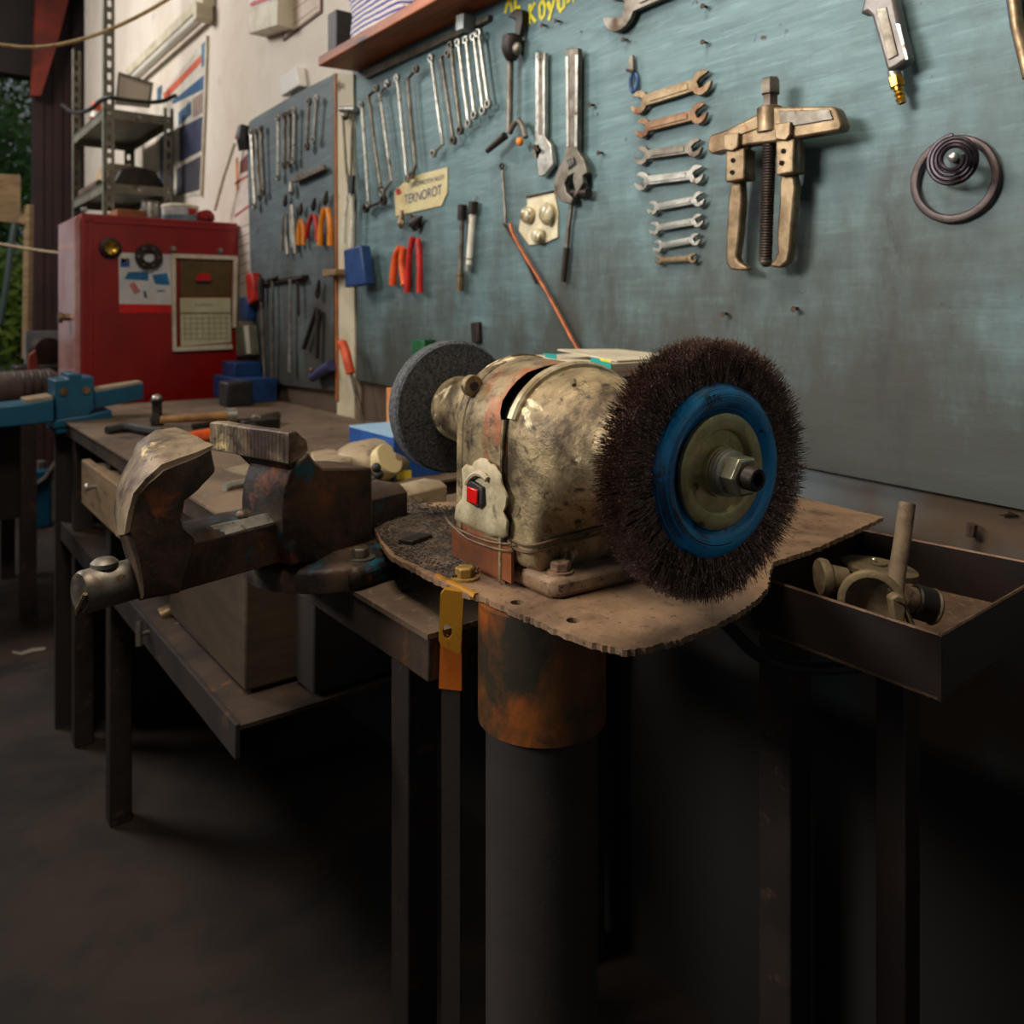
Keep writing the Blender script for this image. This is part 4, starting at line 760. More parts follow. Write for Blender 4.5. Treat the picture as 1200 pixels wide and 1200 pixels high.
# pale castings behind the vise
m_alu = M('dusty_aluminium', (164, 146, 118), (122, 104, 82), 14, (.4, .68), c3=(96, 78, 60), sc3=30, rough=.55, r2=.7, metal=.25, bump=.2)
gb = thing('angle_casting', 'pale dusty aluminium casting with a flat lid, lying between vise and blue box', 'casting', (.66, 1.32, BZ))
g0 = plZ(436, 558, BZ + .04)
part(MB().ell(plY(437, 540, 1.30), .075, .062, .038, 20, 10), 'body', m_alu, gb, jit=.003)
part(MB().cyl(plY(446, 545, 1.26), plY(457, 537, 1.24), .030, .028, 18), 'collar', M('ivory_casing', (196, 176, 132), rough=.4, bump=.1), gb, bev=.002)
part(MB().prism([plZ(u, v, -.245) for u, v in ((364, 529), (386, 525), (411, 533), (413, 539), (386, 543), (366, 541))], (0, 0, -.012)), 'lid', m_alu, gb, bev=.003)
part(MB().prism([plZ(u, v, -.262) for u, v in ((372, 542), (412, 540), (434, 548), (412, 556), (380, 556))], (0, 0, -.028)), 'base', m_alu, gb, bev=.003)
for u, v in ((441, 548), (444, 556), (437, 562)): part(MB().ell(plY(u, v, 1.20), .008, .008, .008), 'knob', m_black, gb)
c = Vector((.60, 1.035, BZ + .014)); a = plZ(440, 590, -.262); b = plZ(524, 569, -.262); d = (b - a); pd = Vector((-d.y, d.x, 0)).normalized()
mb = MB(); a2 = a - d * .35
mb.loft([[q + Vector((0, 0, -.028)), q, q + pd * .012 + Vector((0, 0, .006)), q + pd * .045 + Vector((0, 0, .006)), q + pd * .055, q + pd * .055 + Vector((0, 0, -.028))] for q in (a2, b)])
one(mb, 'steel_bar', m_alu, 'thick dusty steel bar lying behind the vise at the grinding stone', 'bar', bev=.002)
bx = thing('parts_box', 'blue box with a yellow square beside the grinding stone', 'box', (.80, 1.33, BZ))
bxx = plZ(461, 563, BZ).x
part(MB().box((.70, 1.25, BZ), (.90, 1.42, BZ + .073)), 'carton', M('bright_blue_card', (22, 78, 150), (18, 62, 124), 14, rough=.45, bump=0), bx, bev=.001)
part(MB().box((.70, 1.253, BZ + .073), (.90, 1.42, BZ + .076)), 'light_blue_lid', M('light_blue_card', (140, 176, 204), rough=.5, bump=0), bx)
for k, f in ((1, lambda u, v: plY(u, v, 1.2495)),): part(MB().prism([f(u, v) for u, v in ((465, 551), (482, 551), (482, 563), (465, 563))], (0, .0005, 0)), 'yellow_square', M('yellow_print', (214, 190, 40), rough=.5, bump=0), bx, smooth=0)
one(MB().box((.79, 1.425, BZ), (.93, 1.44, -.150)), 'orange_booklet', M('orange_card', (216, 150, 86), (190, 110, 60), 6, rough=.6), 'orange-edged card standing just behind the blue box', 'card', bev=.001)
wbx = thing('cardboard_carton', 'white carton with teal corner and orange print between grinder and wall', 'carton', (.90, .93, BZ))
m_carton = M('white_carton', (206, 196, 172), (184, 170, 144), 10, rough=.7, bump=.1)
part(MB().box((.80, .823, BZ), (1.0, 1.06, -.072)), 'carton', m_carton, wbx, bev=.001)
part(MB().prism([(.82, .83, -.071), (.98, .84, -.071), (.97, .98, -.064), (.83, .97, -.060)], (0, 0, .002)), 'lid_flap', m_carton, wbx, smooth=0)
m_teal = M('teal_print', (26, 150, 142), rough=.5, bump=0)
part(MB().prism([plX(u, v, .7995) for u, v in ((692, 419), (716, 422), (716, 470), (692, 460))], (.0005, 0, 0)), 'teal_corner', m_teal, wbx, smooth=0)
part(MB().prism([plX(u, v, .7995) for u, v in ((636, 414), (652, 415), (652, 421), (640, 419))], (.0005, 0, 0)), 'teal_corner', m_teal, wbx, smooth=0)
part(MB().prism([plX(u, v, .799) for u, v in ((703, 420), (716, 422), (716, 425), (704, 423))], (.0005, 0, 0)), 'yellow_corner', m_yel, wbx, smooth=0)
p0, p1 = plY(721, 438, .8225), plY(754, 436, .8225); text('EXTRA OTO', 'lettering', M('orange_ink', (200, 90, 56), rough=.6, bump=0), wbx, p0, (1, 0, 0), WU, .0045, .045)
part(MB().prism([plY(u, v, .8222) for u, v in ((722, 442), (741, 441), (741, 458), (722, 458))], (0, .0005, 0)), 'dark_blue_square', M('navy_print', (30, 34, 84), rough=.5, bump=0), wbx, smooth=0)
# ------------------------------------------------------------------ bench vise in front
VO = Vector((.40, .87, -.29)); vp_ = Vector((.966, .259, 0)).normalized(); vq = Vector((-vp_.y, vp_.x, 0))
def vq_pt(u, v, q): return pl(u, v, VO + vq * q, vq)
def vw(p, q, z): return Vector((VO.x, VO.y, 0)) + vp_ * p + vq * q + Vector((0, 0, z))
m_vise = M('greasy_blue_cast', (80, 58, 42), (24, 19, 17), 12, (.38, .56), c3=(122, 66, 32), sc3=21, th3=(.57, .68), c4=(12, 74, 92), sc4=15, th4=(.57, .63), rough=.46, r2=.66, metal=.3, bump=.5, bsc=90)
m_viset = M('worn_cast_iron', (140, 122, 98), (66, 52, 44), 16, (.40, .58), c3=(220, 196, 140), sc3=26, th3=(.60, .70), c4=(58, 46, 38), sc4=60, th4=(.62, .72), rough=.48, r2=.62, metal=.45, bump=.5, bsc=80)
vs = thing('bench_vise', 'heavy worn blue and brown bench vise bolted at the bench edge, jaws open', 'vise', VO + Vector((0, 0, 0)))
N = [(168, 702), (160, 654), (151, 624), (155, 600), (160, 580), (172, 562), (190, 548), (220, 537), (250, 525), (256, 550), (234, 572), (216, 584), (213, 610), (218, 624), (229, 634), (212, 693)]
Fp = [(157, 698), (146, 652), (137, 626), (134, 600), (138, 578), (146, 554), (161, 522), (181, 506), (204, 503), (216, 520), (205, 545), (200, 560), (200, 600), (204, 615), (210, 630), (198, 690)]
q0, q1 = -.050, .028
rings = []
A0 = [vq_pt(u, v, q0) for u, v in N]; A1 = [vq_pt(u, v, q1) for u, v in Fp]
cen = sum(A0, Vector()) / len(A0)
for k, (t_, grow) in enumerate(((0, -.003), (.05, 0), (.3, .0015), (.6, .001), (.9, 0), (1, -.003))):
    rr_ = []
    for a, b in zip(A0, A1):
        p = a.lerp(b, t_); d = (p - cen.lerp(sum(A1, Vector()) / len(A1), t_)).normalized(); rr_.append(p + d * grow)
    rings.append(rr_)
mj = part(MB().loft(rings), 'moving_jaw', m_vise, vs, subd=2, jit=.0022, smooth=42)
# worn bare top of the moving jaw: a thin hard plate following the crest
rt = []
idx = [2, 3, 4, 5, 6, 7, 8]
mbp = MB(); V = []
cA = cen; cB = sum(A1, Vector()) / len(A1)
for i in idx:
    row = []
    for t_ in (.015, .28, .5, .75, .97):
        p = A0[i].lerp(A1[i], t_); d = (p - cA.lerp(cB, t_)).normalized(); row.append(p + d * .0026)
    V.append(row)
vv = [[mbp.bm.verts.new(p) for p in r] for r in V]; ww = [[mbp.bm.verts.new(p - (p - cA).normalized() * .006) for p in r] for r in V]
for i in range(len(V) - 1):
    for j in range(4): mbp.face((vv[i][j], vv[i + 1][j], vv[i + 1][j + 1], vv[i][j + 1])); mbp.face((ww[i][j], ww[i + 1][j], ww[i + 1][j + 1], ww[i][j + 1]))
for j in range(4): mbp.face((vv[0][j], vv[0][j + 1], ww[0][j + 1], ww[0][j])); mbp.face((vv[-1][j], vv[-1][j + 1], ww[-1][j + 1], ww[-1][j]))
for i in range(len(V) - 1): mbp.face((vv[i][0], vv[i + 1][0], ww[i + 1][0], ww[i][0])); mbp.face((vv[i][4], vv[i + 1][4], ww[i + 1][4], ww[i][4]))
part(mbp, 'worn_crest', m_viset, vs, subd=2, jit=.0016, smooth=50)
# slide bar
zt, zb = -.217, -.258
p_l = -.215; p_r = .10
mb = MB(); mb.loft([[vw(p, -.030, zb), vw(p, .030, zb), vw(p, .030, zt + .002), vw(p, .024, zt + .008), vw(p, -.018, zt + .008), vw(p, -.030, zt)] for p in (p_l, p_r)])
part(mb, 'slide_bar', m_vise, vs, subd=1, jit=.0008, bev=.001)
part(MB().loft([[vw(p, -.0285, zt + .0012), vw(p, -.018, zt + .0088), vw(p, -.014, zt + .0088), vw(p, -.026, zt - .001)] for p in (-.155, -.075)]), 'polished_edge', m_chrome, vs, jit=.001, subd=1)
part(MB().ell(vw(-.115, -.008, zt + .011), .006, .008, .005, 10, 6), 'weld_lump', m_viset, vs, jit=.002)
# screw end with pin
part(MB().lathe([(0, .0165), (.003, .0185), (.05, .0185), (.058, .020), (.066, .020)], vw(-.274, -.004, -.2435), vp_, 24), 'screw_head', m_steel, vs, jit=.0006)
part(MB().cyl(vw(-.21, -.004, -.2435), vw(.05, -.004, -.2435), .012), 'screw', m_steel, vs)
part(MB().lathe([(.02, .0085), (.045, .0085), (.047, .0115), (.051, .0115), (.054, .008), (.055, .003)], vw(-.252, -.004, -.273), (0, 0, 1), 18), 'handle_pin', m_steel, vs)
part(MB().tube([vw(-.276, -.020, -.240), vw(-.2765, -.014, -.250), vw(-.276, -.006, -.256), vw(-.2745, 0, -.262)], .0022, 6, smooth=1), 'mushroomed_edge', m_brassy, vs, jit=.0015)
# fixed body
BP = [(333, 600), (335, 576), (341, 556), (351, 540), (362, 530), (371, 542), (380, 549), (437, 548), (438, 646), (342, 664), (334, 640)]
q0, q1 = -.045, .045
B0 = [vq_pt(u, v, q0) for u, v in BP]
mb = MB(); mb.loft([[p + vq * t_ for p in B0] for t_ in (0, .074)]); part(mb, 'fixed_body', m_vise, vs, bev=.003, jit=.0006, smooth=40)
# jaw plate with serrated teeth
e1 = vq_pt(343, 507, -.066); L_ = .137
ptop = e1.z; mb = MB()
prof = [(-.008, ptop), (.006, ptop + .0015), (.017, ptop - .012), (.016, ptop - .026), (-.008, ptop - .029)]
pp = (e1 - VO).dot(vp_)
prof = [(-.005, ptop), (.005, ptop + .001), (.018, ptop - .010), (.019, ptop - .020), (.010, ptop - .028), (-.005, ptop - .031)]
mb.loft([[vw(pp + a, q, z) for a, z in prof] for q in (-.066, -.03, 0, .03, .071)])
part(mb, 'jaw_plate', m_viset, vs, bev=.0015, subd=1, jit=.0014, smooth=45)
for i in range(22):
    q = -.060 + i * .006; part(MB().prism([vw(pp - .005, q, ptop - .002), vw(pp - .005, q + .0042, ptop - .002), vw(pp - .0060, q + .0021, ptop - .002)], (0, 0, -.027)), 'tooth', m_viset, vs, smooth=0)
# arm between body and plate
hp = [vw(pp + .003, -.040, ptop - .028), vw(pp + .018, -.040, ptop - .014), vw(pp + .036, -.040, ptop - .028), vw(pp + .046, -.040, ptop - .045), vw(pp + .04, -.040, ptop - .058), vw(pp + .030, -.040, ptop - .056), vw(pp + .014, -.040, ptop - .040)]
part(MB().prism(hp, vq * .078), 'jaw_arm', m_vise, vs, bev=.003, jit=.0006)
# base flange with bolts
mb = MB(); cx = VO
mb.lathe([(0, .088), (.018, .088), (.024, .083), (.026, .070), (.032, .052)], VO + Vector((0, 0, .0005)), (0, 0, 1), 40)
part(mb, 'base_flange', m_vise, vs, smooth=50)
lug = plZ(422, 655, -.266)
part(MB().obox(Vector((lug.x + .005, lug.y + .005, -.278)), vp_ * .035, vq * .028, Vector((0, 0, .0125))), 'base_lug', m_vise, vs, bev=.008)
def bolt(p, r, h, mat, parent, wr=1.7, ph=0):
    p = Vector(p); part(MB().cyl(p, p + Vector((0, 0, .0025)), r * wr), 'washer', mat, parent); part(MB().hex(p + Vector((0, 0, .0025)), (0, 0, 1), r, h), 'bolt', mat, parent, bev=.0008)
bolt((lug.x, lug.y, -.266), .0095, .010, m_steel, vs)
bolt(vw(-.02, .068, -.264), .0095, .010, m_steel, vs)
# ------------------------------------------------------------------ blue vise at the far corner of the bench
m_bv = M('blue_vise_paint', (14, 84, 112), (10, 62, 88), 7, (.4, .7), c3=(60, 56, 46), sc3=20, th3=(.68, .74), rough=.45, bump=.2)
YV = 2.44
def v2(px, d, y=YV): return MB().prism([plY(u, v, y) for u, v in px], (0, d, 0))
bv = thing('bench_vise', 'bright blue bench vise mounted at the far front corner of the long bench', 'vise', plY(95, 497, 2.5))
part(v2([(64, 446), (80, 444), (80, 438), (96, 438), (96, 443), (110, 441), (111, 480), (100, 490), (66, 492)], .12), 'fixed_body', m_bv, bv, bev=.004)
part(v2([(66, 492), (100, 487), (131, 480), (132, 492), (120, 496), (62, 503)], .12, YV - .005), 'base', m_bv, bv, bev=.004)
part(v2([(64, 496), (92, 492), (92, 506), (66, 509)], .16, YV), 'base_foot', m_bv, bv, bev=.003)
part(v2([(110, 459), (168, 449), (169, 468), (111, 479)], .07, YV + .02), 'slide_bar', m_bv, bv, bev=.003); part(v2([(110, 456), (167, 447), (168, 450), (111, 459)], .066, YV + .022), 'bare_top', m_alu, bv, bev=.001)
part(v2([(-30, 480), (30, 473), (63, 468), (64, 494), (40, 498), (-30, 504)], .12), 'moving_jaw', m_bv, bv, bev=.004); part(v2([(30, 469), (62, 464), (63, 468), (30, 474)], .10, YV + .01), 'bare_top', m_alu, bv, bev=.001)
for u, v in ((75, 459), (101, 457)): p = plY(u, v, YV); part(MB().cyl(p, p + Vector((0, -.005, 0)), .010, n=14), 'bolt', m_brassy, bv)
# table and clutter further left
ft = thing('side_table', 'dark steel side table standing beyond the blue vise at the far left', 'table', (.1, 3.7, FL))
part(MB().box((-.5, 3.4, -.385), (.46, 4.1, -.35)), 'tabletop', m_frame, ft, bev=.003)
for x, y in ((-.48, 3.42), (.40, 3.42), (.40, 4.03), (-.48, 4.03)): part(MB().box((x, y, FL), (x + .05, y + .05, -.385)), 'leg', m_frame, ft)
part(MB().box((-.46, 3.7, -.80), (.44, 3.75, -.385)), 'back_panel', m_dark, ft)
mo = thing('motor_housing', 'grey-brown ribbed motor lying on the side table at the far left', 'motor', plY(30, 480, 3.5)); mb = MB()
c = plY(30, 458, 3.55); c.z = -.35 + .068; part(MB().lathe([(-.13, .04), (-.11, .06), (.08, .065), (.12, .04)], c, (1, .1, 0), 20), 'casing', M('motor_paint', (92, 80, 74), (60, 52, 48), 9, rough=.6), mo)
for i in range(7): part(MB().torus(c + Vector((-.1 + i * .028, 0, 0)), (1, .1, 0), .063, .003, 20, 5), 'cooling_fin', m_darksteel, mo)
gp = one(MB().box(tuple(plY(30, 440, 3.9) + Vector((0, 0, -.06))), (plY(80, 440, 3.9).x, 3.93, plY(50, 388, 3.9).z)), 'steel_sheet', M('grey_panel', (134, 142, 144), (112, 120, 124), 8, rough=.6), 'grey upright metal panel behind the motor at the far left', 'panel')
for o_ in (gp,): pass
gw = thing('small_grinder', 'dark round wheel with an orange-brown bracket above the motor', 'grinder', plY(52, 440, 3.85)); c = plY(54, 412, 3.85)
part(MB().lathe([(-.03, .03), (-.025, .058), (.025, .058), (.03, .03)], c, (.3, -1, 0), 24), 'wheel', m_darksteel, gw); part(MB().prism([plY(u, v, 3.62) for u, v in ((33, 442), (34, 416), (42, 410), (46, 442))], (0, .03, 0)), 'bracket', m_rust, gw, bev=.003)
part(MB().box((c.x - .12, 3.76, -.35), (c.x + .08, 3.90, c.z - .05)), 'pedestal', m_darksteel, gw, bev=.01)
one(MB().lathe([(0, .05), (.07, .055), (.08, .04)], plY(8, 442, 3.8) * 1.0 + Vector((0, 0, -.06)), (0, 0, 1), 16), 'green_drum', M('green_tin', (52, 84, 70), rough=.5), 'small green tin behind the motor at the far left', 'tin')
bj = thing('bottle_jack', 'blue floor jack with a slanting lever standing on the floor at the far left', 'jack', plZ(46, 617, FL)); c = plZ(46, 617, FL)
part(MB().box((c.x - .05, c.y - .05, FL), (c.x + .05, c.y + .05, FL + .30)), 'body', m_bv, bj, bev=.01); part(MB().tube([c + Vector((-.12, -.05, .16)), c + Vector((.02, -.06, .26)), c + Vector((.10, -.04, .38))], .012, 8), 'lever', m_steel, bj); part(MB().cyl(c + Vector((.0, 0, .30)), c + Vector((0, 0, .34)), .03), 'ram', m_chrome, bj)
one(MB().prism([plZ(u, v, FL + .002) for u, v in ((14, 763), (24, 765), (38, 760), (54, 759), (53, 762), (39, 764), (25, 768), (15, 766))], (0, 0, .002)), 'paper_strip', M('scuffed_paper', (150, 140, 124), rough=.8), 'thin pale scrap lying on the dark floor at the lower left', 'scrap', smooth=0)
# ------------------------------------------------------------------ ragged plate, post, bracket: the grinder stand
PZ = -.250
m_platem = M('dusty_steel_plate', (146, 116, 88), (90, 68, 52), 9, (.4, .62), c3=(80, 56, 42), sc3=26, th3=(.56, .70), c4=(56, 40, 32), sc4=130, th4=(.60, .70), rough=.5, r2=.72, metal=.1, bump=.6, bsc=110)
gs = thing('grinder_stand', 'yellow-painted stand with a large ragged brown steel plate carrying the grinder', 'stand', (.48, .57, FL))
def g2(u, v): p = plZ(u, v, PZ); return (p.x, p.y)
out = [g2(*q) for q in [(430, 601), (438, 618), (447, 636), (456, 650), (476, 661), (497, 672), (520, 683), (545, 695), (565, 699), (585, 708), (607, 718), (630, 728), (660, 741), (690, 752), (715, 758), (735, 762), (760, 758), (800, 748), (835, 734), (868, 716), (888, 702), (900, 687), (902, 672)]]
out += [(.710, .497), g2(960, 641), g2(1012, 617), g2(1035, 606), (.985, .66), (.80, .78), (.62, .90), (.50, .955)]
holes = []
for u, v, r in ((606, 706, .006), (672, 727, .006), (500, 660, .003), (870, 690, .004)): p = plZ(u, v, PZ); holes.append((p.x, p.y, r))
ev = (Vector(g2(735, 762)), Vector(g2(860, 715)))
def droop(c):
    p = Vector((c.x, c.y)); d0 = Vector(g2(690, 752)); d1 = Vector(g2(870, 716)); ab = d1 - d0; t_ = max(0, min(1, (p - d0).dot(ab) / ab.length_squared)); d = (p - (d0 + ab * t_)).length
    return .012 * max(0, 1 - d / .035) ** 1.5 * math.sin(math.pi * min(1, t_ + .15)) if d < .035 else 0
mb = sheet(out, holes, PZ, .005, rag=.0014, step=.0027)
bmesh.ops.triangulate(mb.bm, faces=mb.bm.faces[:])
ptop_ = part(mb, 'plate', m_platem, gs, smooth=0)
# black grinding grit caked on the plate at the stone's end
m_grit = M('caked_grit', (66, 56, 48), (104, 86, 70), 50, (.45, .65), c3=(150, 128, 104), sc3=160, th3=(.66, .7), rough=.7, bump=1, bsc=220)
gm = MB(); rnd = random.Random(3)
go = [g2(*q) for q in [(434, 604), (446, 632), (462, 650), (500, 668), (530, 680), (560, 676), (560, 650), (528, 628), (530, 610), (532, 598), (480, 588)]]
cgx = sum(p[0] for p in go) / len(go); cgy = sum(p[1] for p in go) / len(go)
rings = []
for k in range(7):
    s_ = 1 - k / 7.0
    rings.append([Vector((cgx + (x - cgx) * s_ * .98, cgy + (y - cgy) * s_ * .98, PZ + .0005 + .0035 * min(1, k * .5))) for x, y in go])
part(gm.loft(rings), 'grit_layer', m_grit, gs, subd=2, jit=.0008, kind='stuff')
cr_ = MB()
for i in range(2600):
    a, b, c_ = rnd.choice(go), rnd.choice(go), rnd.choice(go); r1, r2_ = rnd.random(), rnd.random()
    x = a[0] * r1 + b[0] * (1 - r1); y = a[1] * r1 + b[1] * (1 - r1); x = x * r2_ + c_[0] * (1 - r2_); y = y * r2_ + c_[1] * (1 - r2_)
    s_ = rnd.uniform(.0003, .0009); cr_.obox((x, y, PZ + .004 + s_ * .3), (s_, s_ * .3, 0), (-s_ * .4, s_, s_ * .2), (0, 0, s_))
part(cr_, 'grit_crumb', m_grit, gs, kind='stuff', smooth=0)
lp = plZ(350 + 98, 601, PZ + .006)
part(MB().obox(plZ(487, 632, PZ + .006), (.016, .006, 0), (-.004, .008, 0), (0, 0, .003)), 'scale_flake', m_darksteel, gs, bev=.001)
m_yp = M('yellow_orange_paint', (160, 110, 18), (140, 74, 16), 9, (.4, .65), c3=(78, 56, 24), sc3=18, th3=(.58, .7), rough=.45, bump=.15, grad=('Z', .25, .05, .3))
m_yo = M('shaded_orange_paint', (170, 80, 14), (96, 56, 18), 7, (.4, .56), c3=(38, 32, 20), sc3=9, th3=(.42, .58), rough=.5, bump=.2)  # dark blotches put into the orange for the shade under the plate
pc_ = Vector((.47, .571))
part(MB().lathe([(0, .057), (.105, .057)], (pc_.x, pc_.y, PZ - .111), (0, 0, 1), 40), 'post_sleeve', m_yo, gs, smooth=60)
part(MB().lathe([(0, .050), (PZ - .11 - FL, .050)], (pc_.x, pc_.y, FL), (0, 0, 1), 40), 'post', m_dark, gs, smooth=60)  # lower post coloured dark, carrying on the painted shade
part(MB().lathe([(0, .13), (.012, .13)], (pc_.x, pc_.y, FL), (0, 0, 1), 32), 'floor_plate', m_frame, gs)
# yellow strap bracket with a slot hole, hung under the plate's edge
bxp = dep(528, 688, .735); nrm = Vector((-.62, -.78, 0)).normalized()
def bk(u, v): return pl(u, v, bxp, nrm)
o_ = [bk(516, 697), bk(521, 691), bk(541, 694), bk(543, 702), bk(540, 764), bk(536, 767), bk(517, 757), bk(514, 750)]
mb = MB(); fr_ = Vector(nrm)
hc = bk(524, 740)
ru = Vector((nrm.y, -nrm.x, 0)) * -1
hole = [hc + ru * .0042 * math.cos(a) + Vector((0, 0, .0068 * math.sin(a))) for a in [2 * math.pi * i / 12 for i in range(12)]]
es = []
for loop_ in (o_, hole):
    vs_ = [mb.bm.verts.new(p) for p in loop_]
    for i in range(len(vs_)): es.append(mb.bm.edges.new((vs_[i], vs_[(i + 1) % len(vs_)])))
bmesh.ops.triangle_fill(mb.bm, use_beauty=True, edges=es, normal=nrm)
r = bmesh.ops.extrude_face_region(mb.bm, geom=mb.bm.faces[:])
for v in r['geom']:
    if isinstance(v, bmesh.types.BMVert): v.co -= nrm * .008
part(mb, 'strap', m_yp, gs, smooth=0)
part(MB().prism([bk(515, 752) - nrm * .0085, bk(540, 757) - nrm * .0085, bk(540, 815) - nrm * .0085, bk(513, 812) - nrm * .0085], -nrm * .010), 'strut', M('orange_paint', (190, 96, 18), (150, 74, 18), 8, rough=.5), gs, smooth=0)
part(MB().prism([bk(516, 812) - nrm * .0095, bk(538, 815) - nrm * .0095, bk(538, 1700) - nrm * .0095, bk(516, 1700) - nrm * .0095], -nrm * .008), 'lower_strut', m_dark, gs, smooth=0)  # lower strut coloured dark like the shaded post
sb = plZ(545, 678, PZ)
bolt((sb.x, sb.y, PZ), .0095, .009, M('yellowed_bolt', (160, 128, 60), (110, 86, 48), 60, rough=.5, metal=.4), gs, wr=1.45)
part(MB().tube([plZ(512, 676, PZ - .001) + Vector((0, 0, .0)), plZ(535, 688, PZ - .001), plZ(558, 699, PZ - .001)], .0035, 6), 'yellow_edge', m_yp, gs)
# ------------------------------------------------------------------ the bench grinder
P0 = Vector((.517, .410, -.1236)); A = Vector((.0326, .428, .009)).normalized(); SD = Vector((-A.y, A.x, 0)).normalized(); UP = A.cross(SD) * -1
if UP.z < 0: UP = -UP
def gw_(t, s, u): return P0 + A * t + SD * s + UP * u
m_body = M('stained_aluminium', (170, 150, 114), (74, 60, 44), 13, (.42, .62), c3=(228, 214, 176), sc3=17, th3=(.58, .63), c4=(56, 46, 36), sc4=70, th4=(.56, .70), rough=.40, r2=.60, metal=.5, bump=.6, bsc=150)
m_band = M('stained_sheet_band', (160, 142, 108), (80, 66, 48), 15, (.40, .60), c3=(164, 84, 50), sc3=9, th3=(.46, .60), c4=(60, 50, 40), sc4=60, th4=(.56, .70), rough=.40, r2=.58, metal=.45, bump=.6, bsc=150)
gr_ = thing('bench_grinder', 'old dusty double-ended bench grinder with cracked grey housing and red switch', 'bench grinder', (P0 + A * .21) * 1 + Vector((0, 0, -.13)))
floor_u = lambda t: (PZ - gw_(t, 0, 0).z)
def arch(t, r, ru, base=None, n=18):
    b_ = floor_u(t) if base is None else base
    pts = [gw_(t, r, b_), gw_(t, r, b_ * .5)]
    pts += [gw_(t, r * math.cos(math.pi * i / n), ru * math.sin(math.pi * i / n)) for i in range(n + 1)]
    return pts + [gw_(t, -r, b_ * .5), gw_(t, -r, b_)]
R_, RU = .0765, .0700
# dark core
part(MB().loft([arch(t, R_ - .010, RU - .010) for t in (.17, .27)]), 'stator_core', m_black, gr_)
# sheet band with the open split along its near edge
ts = [.188, .212, .235, .255, .268]
rings = [arch(t, R_, RU) for t in ts]
mb = MB(); rr2 = [list(r) for r in rings]
for k in range(len(rr2[0])):
    u_ = (rr2[0][k] - P0).dot(UP); s_ = (rr2[0][k] - P0).dot(SD)
    if s_ > 0:
        w_ = max(0, min(1, (u_ - .000) / .03)) * max(0, min(1, (.074 - u_) / .012))
        rr2[0][k] = rr2[0][k] + A * (.024 * w_)
mb.loft(rr2 + [[p for p in arch(t, R_ - .003, RU - .003)] for t in (.268, .215)], cap=False); part(mb, 'cover_band', m_band, gr_, smooth=50)
# raised lip of the near end bell
mb = MB(); n = 20; rings = []
for i in range(n + 1):
    a = math.radians(18 + 130 * i / n); c = [(R_ + .002, .178), (R_ + .0045, .180), (R_ + .0045, .187), (R_ + .001, .189), (R_ - .006, .187), (R_ - .006, .178)]
    rings.append([gw_(t, r * math.cos(a), r * math.sin(a) * .895) for r, t in c])
part(mb.loft(rings), 'bell_lip', M('bright_worn_edge', (206, 194, 160), (150, 132, 100), 30, rough=.4, metal=.4, bump=.3), gr_, jit=.0006)
# near end bell: dome, and the pedestal below it
def bell(t, r, bot, ex, n=20):
    vf = .885 + .115 * max(0, min(1, (.125 - t) / .05)); pts = [gw_(t, r * math.cos(math.pi * i / n), vf * r * math.sin(math.pi * i / n)) for i in range(n + 1)]
    for i in range(1, n):
        c_, s_ = math.cos(math.pi + math.pi * i / n), -math.sin(math.pi + math.pi * i / n)
        k = 2.0 / ex; pts.append(gw_(t, r * math.copysign(abs(c_) ** k, c_), bot * abs(s_) ** k))
    return pts
ff = floor_u(.17) + .017
secs = [(.190, .0755, ff, 14), (.172, .0755, ff, 14), (.160, .0740, ff, 12), (.153, .0725, ff, 10), (.150, .0712, ff + .008, 7), (.1475, .0702, -.092, 5.5), (.143, .069, -.078, 4), (.137, .067, -.068, 3), (.128, .062, -.060, 2.4),
        (.117, .0555, -.054, 2.1), (.105, .048, -.050, 2), (.094, .042, -.042, 2), (.080, .038, -.038, 2), (.062, .034, -.034, 2), (.036, .032, -.032, 2)]
part(MB().loft([bell(*q) for q in secs]), 'end_bell', m_body, gr_, smooth=60, jit=.0007)
# far pedestal, flange with ear, far bell
part(MB().loft([arch(t, R_ + .0015, RU + .0015) for t in (.268, .279)]), 'rear_flange', m_body, gr_, bev=.0015)
ear = MB().lathe([(0, .011), (.008, .011)], gw_(.262, .068, .044), A, 16); part(ear, 'ear', m_body, gr_, bev=.001)
part(MB().cyl(gw_(.2605, .068, .044), gw_(.2625, .068, .044), .0045, n=12), 'ear_hole', m_black, gr_)
part(MB().lathe([(.279, .0735), (.292, .070), (.305, .063), (.318, .055), (.335, .047), (.36, .042), (.39, .039), (.412, .038)], P0, A, 36), 'rear_bell', m_body, gr_, smooth=60)
# feet
fl = MB(); 
zf = PZ
def fxy(t, s): p = gw_(t, s, 0); return (p.x, p.y)
fpts = [fxy(.128, .058), fxy(.135, .067), fxy(.20, .070), fxy(.27, .070), fxy(.27, -.07), fxy(.20, -.07), fxy(.128, -.066)]
part(MB().prism([(x, y, PZ + .0003) for x, y in fpts], (0, 0, .018)), 'foot_flange', m_platem, gr_, bev=.005, smooth=50)
fb = plZ(657, 671, PZ + .018); bolt((fb.x, fb.y, PZ + .018), .0095, .0085, m_platem, gr_, wr=1.25)
